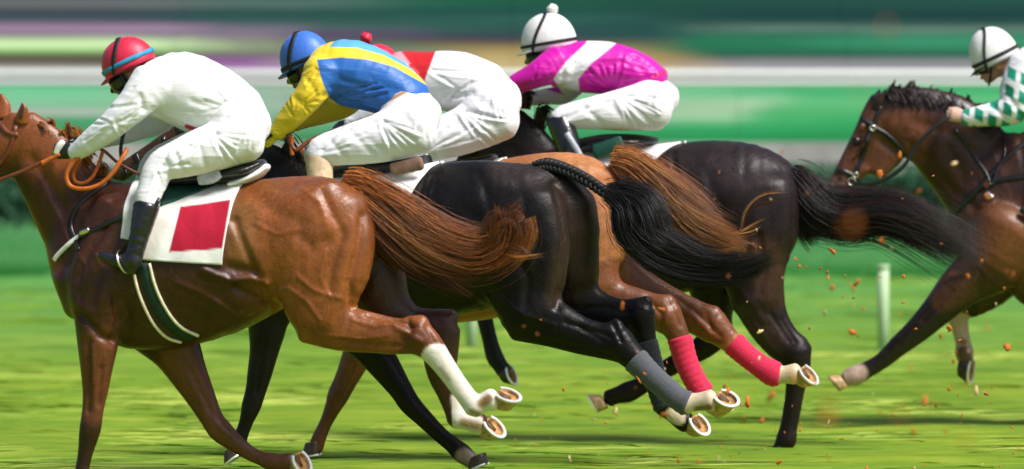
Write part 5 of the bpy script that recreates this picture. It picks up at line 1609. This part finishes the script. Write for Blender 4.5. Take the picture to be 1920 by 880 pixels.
for c_ in (fr.chain([(1644, 205, 9, .05, .5), (1648, 190, 9, .06, .45), (1662, 168, 2.5, .06, .6)], n=4), fr.chain([(1638, 206, 9, -.05, .5), (1640, 190, 9, -.06, .45), (1650, 168, 2.5, -.06, .6)], n=4)):
    b2 = Body(.006); b2.add(c_, .01); V, Q = b2.build(); mesh_obj('ear', V, Q, M['chestnut'], h.root, True, paint(fr, V, CH([.03, .014, .010]), []))
gs = []
for i in range(30):
    x = 1664 + i * 6.2; y = 176 + (i / 30) ** 1.8 * 44
    dx_, dy_ = rng.normal() * 5, 16 * rng.random() ** 1.5
    gs.append(([(x, y + 14, 0), (x + 2 + dx_ * .4, y - 4, .0), (x + 8 + dx_, y - 15 - dy_, .01)], .030, .010, 1))
    if i < 22: gs.append(([(x + 2, y + 2, 0), (x + 8, y + 8, .06), (x + 16, y + 20 + 8 * rng.random(), .085)], .03, .016, .9))
hair('mane', fr, gs, 5200, .0034, h.root, [CH([.022, .014, .012]), CH([.035, .02, .014]), CH([.012, .009, .009])], .006, 5)
hair('tail', fr, [([(2370, 285, 0), (2420, 300, 0), (2500, 380, 0), (2620, 440, 0)], .04, .1, 1)], 300, .005, h.root, k4, .015, 8)
H5 = h
br = fr.empty('bridle')
tag(br, 'black leather bridle with metal rings and reins on the rightmost bay horse', 'bridle', 'bridles on the racehorses')
for pts, nm, w_ in (([(1604, 217), (1622, 228), (1640, 240), (1662, 252), (1684, 272), (1698, 290)], 'throat_strap', .026), ([(1636, 240), (1626, 262), (1618, 290), (1610, 312), (1603, 326)], 'cheek_strap', .026),
                    ([(1608, 216), (1625, 230), (1642, 236)], 'brow_band', .030), ([(1652, 200), (1644, 220), (1636, 240)], 'head_strap', .026), ([(1570, 320), (1584, 322), (1602, 332), (1618, 344)], 'noseband', .028),
                    ([(1594, 350), (1620, 346), (1650, 336), (1685, 318)], 'lower_strap', .030)):
    h.strap(nm, pts, w_, M['leather'], br, .008)
for x, y, r_ in ((1636, 240, .016), (1597, 340, .022), (1604, 328, .014), (1676, 330, .014)):
    q = h.hit(x, y, .010)
    if q:
        V, F = ring_mesh(q[0], np.array([1.0, 0, 0]), np.array([0, 0, 1.0]), r_, .005); mesh_obj('ring', V, F, M['buckle'], br)
for pts, w_ in (([(1600, 344, .14), (1640, 345, .2), (1690, 316, .22), (1720, 272, .22), (1756, 236, .22), (1780, 218, .2)], .022),):
    rope(fr, 'rein', pts, .009, M['leather'], br, flat=w_)
bp = fr.empty('breastplate')
tag(bp, 'black leather breastplate with a buckle on the rightmost bay horse', 'breast strap', 'breast straps on the racehorses')
for pts, w_ in (([(1795, 396), (1830, 360), (1865, 320), (1900, 285), (1935, 260)], .030), ([(1800, 388), (1840, 350), (1890, 335), (1960, 330)], .030), ([(1790, 240), (1820, 285), (1850, 325), (1858, 350)], .014), ([(1860, 352), (1870, 320), (1885, 290), (1880, 255)], .016)):
    h.strap('strap', pts, w_, M['leather'], bp, .008)
h.strap('buckle', [(1850, 362), (1862, 372)], .03, M['buckle'], bp, .014)
cl = fr.empty('saddle')
tag(cl, 'saddle cloth with a red front edge at the right margin on the bay horse', 'saddle', 'saddles on the racehorses')
h.sheet('saddle_cloth', ((1920, 410), (1930, 262)), ((2130, 420), (2150, 270)), M['blanket'], cl, CH([.62, .03, .10]), seed=12)

# ------------------------------------------------------------------ RIDERS
WHITE = CH([.80, .79, .83]); 
def rr_(fr, pts, w=0.0, k=0.9): return fr.chain(pts, w, k)

# rider 1: all in white, red cap
fr = fr1
r = Rider(fr, 'crouching rider all in white with a red cap on the front chestnut horse')
jer = [(rr_(fr, [(296, 166, 56, 0, 1.2), (340, 166, 69, 0, 1.05), (395, 192, 71, 0, 1.0), (436, 216, 64, 0, 1.0)]), .04),
       (rr_(fr, [(284, 158, 42, .15), (255, 192, 33, .20), (216, 230, 27, .21), (180, 258, 23, .19), (150, 280, 18, .16), (138, 287, 15, .15)]), .025),
       (rr_(fr, [(318, 190, 36, -.15), (300, 222, 28, -.20), (268, 238, 23, -.20), (225, 252, 20, -.12), (160, 268, 16, -.03)]), .025)]
r.garment('jersey', jer, M['breeches'], WHITE, [('line', [(350, 237), (386, 250)], 3, 2, CH([.5, .02, .03]))],
          [*fan(276, 204, 5, -35, 12, 95, 5, 3, .008), *fan(275, 196, 175, 235, 14, 80, 4, 3, .006), *fan(212, 232, -60, 40, 6, 40, 4, 3, .007), *fan(212, 232, 150, 240, 6, 60, 4, 2.5, .006), *fan(430, 200, 120, 200, 14, 70, 5, 3, .006), ([(270, 205), (262, 180), (240, 200), (205, 245), (170, 275)], 6, .010, 1), ([(300, 150), (280, 190), (272, 205)], 10, .008, 1), ([(360, 190), (400, 205), (430, 200)], 7, .007, 1), ([(395, 222), (410, 205), (440, 190)], 7, .007, 1), ([(330, 120), (380, 150)], 12, .004, 1), ([(250, 165), (210, 215), (160, 262)], 5, .006, 1)],
          wr=.005, wscale=(5, 8, 13), seed=3)
br_ = [(rr_(fr, [(436, 216, 63, 0, 1.1), (456, 242, 56, 0, 1.15)]), .04),
       (rr_(fr, [(456, 254, 52, .10), (400, 276, 45, .15), (342, 296, 37, .20), (303, 312, 30, .22), (288, 340, 27, .245), (279, 366, 24, .27), (274, 392, 22, .29)]), .03),
       (rr_(fr, [(456, 254, 52, -.10), (395, 276, 45, -.15), (335, 294, 37, -.20), (296, 308, 30, -.22), (280, 340, 27, -.245), (268, 390, 22, -.29)]), .03)]
r.garment('breeches', br_, M['breeches'], WHITE, [], [*fan(396, 246, -10, -75, 10, 75, 7, 3, .008), *fan(300, 318, 10, 75, 8, 70, 6, 3, .007), *fan(296, 318, -70, -110, 8, 60, 4, 3, .007), *fan(470, 215, -60, -120, 10, 70, 4, 3, .006), ([(440, 190), (420, 228), (385, 250)], 7, .010, 1), ([(400, 250), (420, 300)], 8, .005, 1), ([(370, 262), (385, 312)], 6, .005, 1), ([(330, 290), (345, 325)], 5, .006, 1), ([(310, 300), (322, 335)], 5, .006, 1), ([(490, 270), (460, 300), (400, 322)], 7, .006, 1)], wr=.004, wscale=(5, 8, 18), seed=9)
for sg, dx in ((1, 0), (-1, -8)):
    lg = [(rr_(fr, [(274 + dx, 390, 25, sg * .29), (266 + dx, 425, 21, sg * .31), (256 + dx, 462, 17.5, sg * .325), (249 + dx, 488, 18, sg * .33)]), .02),
          (rr_(fr, [(252 + dx, 494, 17, sg * .33), (222 + dx, 490, 13.5, sg * .33), (190 + dx, 479, 8.5, sg * .33)]), .02), (rr_(fr, [(250 + dx, 505, 10, sg * .33, .9), (236 + dx, 508, 8, sg * .33)]), .01)]
    bt = r.garment('boot', lg, M['boot'], CH([.012, .012, .014]), [], [([(250, 440), (272, 446)], 4, .003), ([(248, 456), (270, 462)], 4, .003), ([(240, 474), (262, 480)], 4, .003)], wr=.004, wscale=(12, 8, 22), seed=5)
    c = fr.P(232 + dx, 492, sg * .33)
    V, F = ring_mesh(c, np.array([.25, 1.0, 0]) / 1.03, np.array([-.35, .0, .94]), .062, .006); mesh_obj('stirrup_iron', V, F, M['buckle'], bt)
    rope(fr, 'stirrup_strap', [(245 + dx, 470, sg * .355), (268 + dx, 430, sg * .345), (300 + dx, 372, sg * .315)], .005, M['leather'], bt, flat=.022)
r.head(236, 128, 212, 0, (285, 150, 0))
r.helmet(242, 121, 206, 52, 52, .112, M['cap_red'], 0, True, None, [(1.0, .022, M['black_web'], 'goggle_strap')], (.10, .022, M['band_cyan']))
r.goggles(.05, .045)
k = r.hand((138, 286), (112, 284), .15, M['leather'])
r.hand((165, 268), (132, 276), -.03, M['leather'], wk=.03)
b = Body(.007); b.add(fr.chain([(118, 266, 6, .19, .6), (110, 276, 7, .19, .6), (104, 288, 5, .19, .6)]), .01); V, Q = b.build(); mesh_obj('glove_cuff', V, Q, M['white_leather'], r.root)
r.finish(SKIN * .55, [('line', [(198, 140), (215, 168)], 26, 8, CH([.03, .02, .018]))])  # shadow under the cap painted into the face colour
wp = fr.empty('whip'); tag(wp, 'short black whip with a white knob in the white clad rider\'s far hand', 'whip')
rope(fr, 'shaft', [(236, 240, -.02), (229, 262, 0), (227, 292, .02), (238, 330, .05)], .010, M['leather'], wp)
V, F = ball(fr.P(236, 238, -.02), .02, 10, 8); mesh_obj('knob', V, F, M['white_leather'], wp)

# rider 2: blue and yellow
fr = fr2
r = Rider(fr, 'crouching rider in a blue and yellow jersey with a blue cap on the black horse')
blue = CH([.022, .13, .46]); yel = CH([.83, .60, .03]); lb2 = CH([.10, .38, .72])
jer = [(rr_(fr, [(618, 134, 52, 0, 1.3), (658, 138, 64, 0, 1.1), (725, 162, 55, 0, 1.05), (762, 190, 48, 0, 1.05)]), .04),
       (rr_(fr, [(606, 136, 38, .15), (588, 168, 30, .20), (560, 202, 26, .21), (535, 230, 21, .20), (520, 248, 17, .2)]), .022),
       (rr_(fr, [(660, 172, 34, -.15), (640, 198, 26, -.20), (600, 212, 22, -.20), (570, 224, 18, -.14), (552, 234, 14, -.1)]), .025)]
r.garment('jersey', jer, M['silk'], yel,
          [('poly', [(594, 112), (640, 108), (690, 112), (740, 126), (800, 160), (830, 175), (760, 240), (690, 225), (650, 208), (618, 184), (607, 160), (600, 140)], 0, 0, blue),
           ('poly', [(618, 88), (640, 60), (700, 60), (830, 160), (808, 162), (770, 130), (720, 104), (670, 90)], 0, 0, lb2), ('poly', [(570, 216), (600, 190), (656, 180), (690, 214), (650, 232), (580, 240)], 0, 0, yel, -1)],
          [*fan(622, 186, 28, -18, 10, 120, 6, 3, .008), *fan(566, 196, -60, 60, 6, 40, 4, 2.5, .007), *fan(600, 120, 190, 260, 14, 60, 4, 3, .007), *fan(548, 218, 130, 60, 4, 40, 3, 2.5, .006), ([(610, 180), (660, 195), (700, 215)], 8, .014, 1), ([(640, 150), (690, 165), (740, 175)], 7, .007, 1), ([(620, 165), (670, 180), (715, 200)], 6, .009, 1), ([(700, 150), (750, 170)], 7, .006, 1), ([(595, 180), (575, 205), (540, 240)], 6, .008, 1), ([(575, 150), (590, 170)], 6, .006, 1), ([(555, 185), (572, 205)], 6, .006, 1), ([(660, 200), (680, 185), (720, 180)], 5, .008, 1)],
          wr=.006, wscale=(6, 8, 12), seed=21)
br_ = [(rr_(fr, [(758, 200, 52, 0, 1.1), (784, 224, 48, 0, 1.15)]), .04),
       (rr_(fr, [(778, 238, 55, .10), (718, 258, 47, .15), (655, 272, 38, .2), (606, 284, 30, .23), (600, 300, 27, .24)]), .03),
       (rr_(fr, [(778, 238, 55, -.10), (715, 258, 47, -.15), (650, 272, 38, -.2), (602, 284, 30, -.23), (598, 300, 27, -.24)]), .03)]
r.garment('breeches', br_, M['breeches'], WHITE, [('line', [(728, 188), (762, 171), (800, 166)], 2.5, 2, CH([.45, .22, .12]))],
          [*fan(712, 224, -10, -80, 10, 80, 7, 3, .008), *fan(596, 290, 10, 60, 10, 90, 6, 3, .007), *fan(800, 190, -70, -150, 10, 80, 5, 3, .006), ([(700, 230), (740, 260)], 8, .006, 1), ([(660, 250), (700, 290)], 7, .006, 1), ([(620, 265), (650, 300)], 6, .005, 1), ([(760, 220), (800, 260)], 9, .006, 1), ([(690, 262), (740, 300)], 7, .005, 1)], wr=.004, wscale=(5, 8, 18), seed=14)
for sg in (1, -1):
    lg = [(rr_(fr, [(598, 296, 27, sg * .24), (600, 325, 25, sg * .27), (602, 370, 20, sg * .31), (596, 415, 16, sg * .33), (590, 435, 16, sg * .33)]), .02), (rr_(fr, [(592, 440, 16, sg * .33), (562, 438, 12, sg * .33), (535, 428, 8, sg * .33)]), .02)]
    r.garment('boot', lg, M['tan_boot'], CH([.6, .45, .3]), wr=.004, seed=6)
r.head(573, 120, 198, 0, (610, 135, 0))
r.helmet(574, 114, 202, 50, 56, .112, M['cap_blue'], 0, True, None, [(1.0, .024, M['black_web'], 'goggle_strap')], (-.02, .02, M['black_web']))
r.goggles(.05, .040)
r.hand((520, 248), (500, 262), .2, plain('yellow_glove', (.75, .55, .04), .6))
r.hand((552, 234), (532, 246), -.1, M['white_leather'])
r.finish(SKIN * .85)

# rider 3: white with a red panel, mostly hidden
fr = fr3
r = Rider(fr, 'white clad rider with a red shoulder panel, half hidden behind the blue and yellow rider')
jer = [(rr_(fr, [(752, 142, 46, 0, 1.25), (806, 150, 53, 0, 1.1), (862, 156, 58, 0, 1.05), (905, 172, 56, 0, 1.05)]), .04),
       (rr_(fr, [(752, 150, 36, .15), (735, 185, 28, .2), (700, 215, 24, .2), (660, 235, 18, .18)]), .025), (rr_(fr, [(752, 150, 36, -.15), (735, 185, 28, -.2), (700, 215, 24, -.2), (660, 235, 18, -.14)]), .025)]
r.garment('jersey', jer, M['silk'], WHITE, [('poly', [(740, 80), (823, 80), (796, 152), (770, 130)], 0, 0, CH([.52, .010, .016])), ('poly', [(690, 80), (740, 80), (770, 120), (700, 130)], 0, 0, CH([.72, .30, .36]))],
          [*fan(838, 188, 5, 50, 8, 70, 5, 3, .009), *fan(800, 130, 0, -40, 10, 80, 4, 3, .006), ([(830, 178), (860, 172), (890, 160)], 6, .010, 1), ([(835, 190), (870, 178)], 5, .008, 1)], wr=.008, wscale=(6, 8, 12), seed=31)
br_ = [(rr_(fr, [(905, 178, 57, 0, 1.1), (930, 198, 54, 0, 1.15)]), .04),
       (rr_(fr, [(928, 212, 56, .10), (872, 244, 45, .16), (815, 262, 38, .21), (780, 272, 30, .23), (785, 300, 26, .26)]), .03), (rr_(fr, [(928, 212, 56, -.10), (872, 244, 45, -.16), (815, 262, 38, -.21), (780, 272, 30, -.23), (785, 300, 26, -.26)]), .03)]
r.garment('breeches', br_, M['breeches'], CH([.79, .77, .82]), [('line', [(850, 290), (960, 262)], 4, 26, CH([.70, .55, .64]))],  # pinkish shading along the underside, painted into the cloth
          [*fan(862, 206, -5, -70, 10, 85, 7, 3, .008), *fan(790, 285, 10, 50, 10, 110, 6, 3, .007), *fan(925, 165, -40, -130, 10, 70, 5, 3, .006), ([(845, 215), (880, 250)], 7, .006, 1), ([(870, 200), (930, 240)], 8, .006, 1), ([(900, 190), (960, 220)], 8, .005, 1), ([(860, 185), (885, 175)], 6, .008, 1)], wr=.004, wscale=(5, 8, 18), seed=33)
for sg in (1, -1):
    r.garment('boot', [(rr_(fr, [(785, 298, 26, sg * .26), (792, 340, 22, sg * .3), (788, 400, 17, sg * .33), (784, 425, 16, sg * .33)]), .02), (rr_(fr, [(786, 430, 15, sg * .33), (756, 428, 12, sg * .33), (732, 418, 8, sg * .33)]), .02)], M['boot'], CH([.012, .012, .013]), wr=.004, seed=7)
r.head(706, 138, 210, 0, (745, 142, 0))
r.helmet(707, 129, 200, 46, 46, .112, M['cap_red'], 0, True, (.034, 686, 72, 'px'), [(1.0, .02, M['black_web'], 'goggle_strap')])
r.goggles(.05, .040)
r.hand((660, 235), (640, 245), .18, M['leather']); r.hand((660, 235), (640, 245), -.14, M['leather'])
r.finish(SKIN)

# rider 4: magenta with a white band
fr = fr4
r = Rider(fr, 'rider in a magenta jersey with a white band and a white cap with bobble')
mag = CH([.58, .004, .35])
jer = [(rr_(fr, [(1052, 124, 42, 0, 1.4), (1100, 126, 49, 0, 1.2), (1158, 130, 47, 0, 1.1), (1205, 142, 37, 0, 1.25), (1232, 148, 24, 0, 1.7)]), .035),
       (rr_(fr, [(1046, 122, 36, .15), (1020, 134, 28, .2), (990, 148, 22, .21), (960, 162, 18, .2), (925, 184, 15, .18)]), .022),
       (rr_(fr, [(1075, 150, 30, -.15), (1056, 176, 20, -.2), (1018, 182, 15, -.18), (950, 192, 13, -.1)]), .025)]
r.garment('jersey', jer, M['silk'], mag, [('poly', [(1096, 60), (1178, 60), (1150, 86), (1108, 120), (1084, 148), (1090, 200), (1072, 190), (1052, 172), (1038, 148), (1060, 118), (1100, 80)], 0, 0, WHITE * .95), ('poly', [(940, 168), (1012, 164), (1070, 182), (1060, 215), (940, 210)], 0, 0, CH([.74, .70, .62]), -1),
           ('line', [(1226, 144), (1255, 132)], 2, 3, CH([.55, .01, .12])), ('line', [(960, 165), (985, 160)], 6, 8, CH([.5, .01, .2]), 1)],
          [*fan(1150, 178, 60, 170, 8, 70, 8, 3, .009), *fan(1050, 150, 0, 60, 8, 60, 5, 3, .008), *fan(1000, 152, 20, 80, 4, 40, 3, 2.5, .007), *fan(1235, 142, 130, 190, 8, 70, 5, 3, .006), ([(1090, 180), (1140, 168), (1170, 150)], 7, .009, 1), ([(1110, 165), (1150, 150), (1180, 130)], 6, .007, 1), ([(1130, 120), (1180, 115)], 8, .005, 1), ([(1040, 150), (1010, 155), (980, 165)], 5, .007, 1), ([(1190, 110), (1215, 150)], 7, .005, 1), ([(1060, 140), (1050, 165)], 6, .007, 1)], wr=.006, wscale=(6, 8, 12), seed=41)
br_ = [(rr_(fr, [(1212, 164, 34, 0, 1.3), (1232, 190, 44, 0, 1.2)]), .035),
       (rr_(fr, [(1226, 198, 47, .10), (1165, 206, 39, .15), (1105, 213, 29, .21), (1058, 220, 23, .24), (1050, 228, 20, .245)]), .03), (rr_(fr, [(1226, 198, 47, -.10), (1165, 206, 39, -.15), (1105, 213, 29, -.21), (1058, 220, 23, -.24), (1050, 228, 20, -.245)]), .03)]
r.garment('breeches', br_, M['breeches'], CH([.79, .77, .82]), [('line', [(1060, 246), (1230, 246)], 3, 18, CH([.72, .62, .70]))], [*fan(1152, 176, -5, -60, 10, 90, 7, 3, .008), *fan(1045, 228, 5, 40, 10, 100, 5, 3, .007), *fan(1240, 150, -70, -140, 10, 70, 5, 3, .006), ([(1130, 185), (1180, 230)], 7, .006, 1), ([(1170, 175), (1230, 220)], 8, .006, 1), ([(1090, 195), (1130, 235)], 6, .006, 1), ([(1200, 170), (1255, 205)], 8, .005, 1)], wr=.004, wscale=(5, 8, 18), seed=43)
for sg in (1, -1):
    bt = r.garment('boot', [(rr_(fr, [(1050, 230, 24, sg * .245), (1062, 262, 23, sg * .28), (1072, 300, 20, sg * .31), (1070, 350, 17, sg * .33), (1066, 372, 17, sg * .335)]), .02), (rr_(fr, [(1068, 378, 15, sg * .335), (1040, 376, 12, sg * .335), (1018, 366, 8, sg * .335)]), .02)], M['boot'], CH([.012, .012, .016]), wr=.005, seed=8)
    rope(fr, 'stirrup_strap', [(1062, 250, sg * .36), (1078, 275, sg * .375), (1090, 296, sg * .38)], .006, M['grey_pad'], bt, flat=.035)
r.head(1022, 90, 190, 0, (1050, 112, 0))
r.helmet(1030, 82, 190, 53, 58, .118, M['cap_white'], 0, True, (.033, -.05, .012), [(1.0, .018, M['black_web'], 'goggle_strap')], (.02, .018, M['black_web']))
r.goggles(.05, .042)
r.hand((925, 184), (903, 196), .18, M['leather']); r.hand((950, 192), (928, 200), -.1, M['leather'])
r.finish(SKIN * .75)

# rider 5: white jersey with green diamonds
fr = fr5
r = Rider(fr, 'rider in a white jersey with green diamonds and a white cap at the right edge')
grn = CH([.006, .27, .17])
jer = [(rr_(fr, [(1934, 136, 50, 0, 1.2), (1975, 135, 58, 0, 1.05), (2040, 155, 60, 0, 1.0), (2085, 185, 55, 0, 1.0)]), .04),
       (rr_(fr, [(1930, 130, 42, .15), (1912, 168, 37, .19), (1904, 198, 31, .21), (1880, 212, 26, .21), (1845, 217, 20, .2), (1812, 221, 15, .19)]), .025),
       (rr_(fr, [(1925, 135, 40, -.15), (1915, 175, 34, -.2), (1900, 205, 28, -.2), (1860, 215, 20, -.14), (1812, 222, 15, -.08)]), .025)]
dm = []
a_ = math.radians(-32)
for i in range(-8, 14):
    for j in range(-8, 9):
        if (i + j) % 2: continue
        ux, uy, vx, vy = 0.80, -0.60, 0.42, 0.91
        x = 1893 + i * 18 * ux + j * 25 * vx; y = 172 + i * 18 * uy + j * 25 * vy
        if not (1800 < x < 2100) or y < 120: continue
        dm.append(('poly', [(x - 11 * ux, y - 11 * uy), (x - 17 * vx, y - 17 * vy), (x + 11 * ux, y + 11 * uy), (x + 17 * vx, y + 17 * vy)], 0, 0, grn))
r.garment('jersey', jer, M['silk'], WHITE, dm, [([(1860, 195), (1885, 225)], 5, .007, 1), ([(1890, 180), (1915, 215)], 6, .008, 1), ([(1875, 160), (1900, 175)], 6, .005, 1)], wr=.008, wscale=(7, 8, 11), seed=51, h=.006)
br_ = [(rr_(fr, [(2085, 185, 54, 0, 1.1), (2105, 215, 48, 0, 1.15)]), .04), (rr_(fr, [(2100, 228, 50, .1), (2030, 240, 42, .15), (1975, 250, 32, .22), (1970, 290, 24, .27)]), .03), (rr_(fr, [(2100, 228, 50, -.1), (2030, 240, 42, -.15), (1975, 250, 32, -.22), (1970, 290, 24, -.27)]), .03)]
r.garment('breeches', br_, M['breeches'], WHITE, wr=.004, wscale=(5, 8, 18), seed=53)
for sg in (1, -1):
    r.garment('boot', [(rr_(fr, [(1970, 288, 24, sg * .27), (1978, 330, 20, sg * .31), (1972, 380, 16, sg * .33), (1968, 398, 16, sg * .33)]), .02), (rr_(fr, [(1970, 404, 15, sg * .33), (1942, 402, 12, sg * .33), (1918, 394, 8, sg * .33)]), .02)], M['boot'], CH([.012, .012, .013]), wr=.004, seed=7)
r.head(1864, 110, 192, 0, (1912, 128, 0))
r.helmet(1866, 107, 206, 46, 58, .116, M['cap_white'], 0, True, None, [(1.0, .016, M['black_web'], 'goggle_strap')], (.02, .022, M['black_web']), peak_mat=M['black_web'])
r.goggles(.046, .034, 1.15)
r.hand((1808, 221), (1780, 214), .19); r.hand((1812, 222), (1784, 220), -.08)
r.finish(SKIN * 1.25, [('line', [(1812, 221), (1775, 212)], 26, 10, CH([.62, .38, .30])), ('line', [(1820, 232), (1816, 214)], 3, 3, CH([.2, .4, .6]))])

# ------------------------------------------------------------------ flying turf and dirt
def clod_mesh(seed):
    r_ = np.random.default_rng(seed)
    V, F = ball((0, 0, 0), 1.0, 7, 5)
    V = V * (0.35 + 1.2 * r_.random((len(V), 1))) * np.array([1.4, .8, .6])
    return V, F
M['clod'] = plain('turf_clod', (0.55, 0.15, 0.022), 0.8, bscale=80, bstr=0.5, var=.5)
M['clod_pale'] = plain('pale_dry_clod', (0.72, 0.52, 0.26), 0.8, bscale=80, bstr=0.5, var=.4)
CM = []
for i in range(6):
    V, F = clod_mesh(100 + i)
    o = mesh_obj('turf_clod', V, F, M['clod'] if i < 5 else M['clod_pale'])
    CM.append(o.data); bpy.data.objects.remove(o)
SPOTS = [(1130, 700, 'beside the far black hoof pointing left'), (1060, 780, 'over the turf left of the grey bandaged legs'), (1250, 840, 'low over the turf below the grey bandaged legs'), (1310, 700, 'among the red and grey bandaged hind legs'),
         (1470, 780, 'around the black hind leg planted in the turf'), (1600, 800, 'low over the turf below the outstretched foreleg'), (1800, 820, 'low over the turf in the bottom right corner'), (1820, 660, 'around the raised foreleg with the white sock'),
         (1600, 600, 'in the gap left of the marker post'), (1720, 560, 'in front of the outstretched foreleg, right of the marker post'), (1880, 500, 'in front of the rightmost horse\'s chest'), (1420, 500, 'around the tip of the black tail'),
         (1400, 330, 'in front of the near black horse\'s rump'), (1600, 400, 'in front of the long dark tail at the right'), (1780, 340, 'in front of the rightmost horse\'s neck'), (1660, 60, 'high above the rightmost horse\'s head')]
def clod(px, py, Y, size, label=None, i=None):
    i = int(rng.integers(6)) if i is None else i
    o = bpy.data.objects.new('turf_clod', CM[i])
    o.location = at(px, py, Y); o.scale = (size * (0.8 + .5 * rng.random()), size, size * (0.7 + .4 * rng.random()))
    o.rotation_euler = tuple(rng.random(3) * 6)
    where = min(SPOTS, key=lambda q: (q[0] - px) ** 2 + (q[1] - py) ** 2)[2]
    big = 'blurred' if Y < 30 else ('tiny' if size < .007 else ('small' if size < .012 else 'larger'))
    tag(o, '%s %s clod %s' % (big, 'orange brown' if i < 5 else 'pale', where), 'clod', 'clods of turf flying in the air'); link(o)
for px, py, Y, s in ((1660, 52, 22, .010), (1592, 425, 22, .011), (1602, 415, 24, .010), (1556, 762, 23, .015), (1552, 785, 25, .012), (1730, 742, 24, .011), (1685, 782, 25, .010), (1812, 832, 25, .012), (1610, 175, 24, .008)):
    clod(px, py, Y, s, None, int(rng.integers(4)))
for i in range(210):
    q = rng.random()
    if q < .42: px, py = rng.uniform(1000, 1920), rng.uniform(690, 880)
    elif q < .75: px, py = rng.uniform(1380, 1920), rng.uniform(480, 760)
    elif q < .9: px, py = rng.uniform(1330, 1860), rng.uniform(280, 540)
    else: px, py = rng.uniform(950, 1400), rng.uniform(560, 860)
    Y = rng.uniform(38, 46.0) if rng.random() < .7 else rng.uniform(51, 62)
    if at(px, py, Y)[2] < 0.02: Y = 44.0
    clod(px, py, Y, .0045 + .013 * rng.random() ** 3)
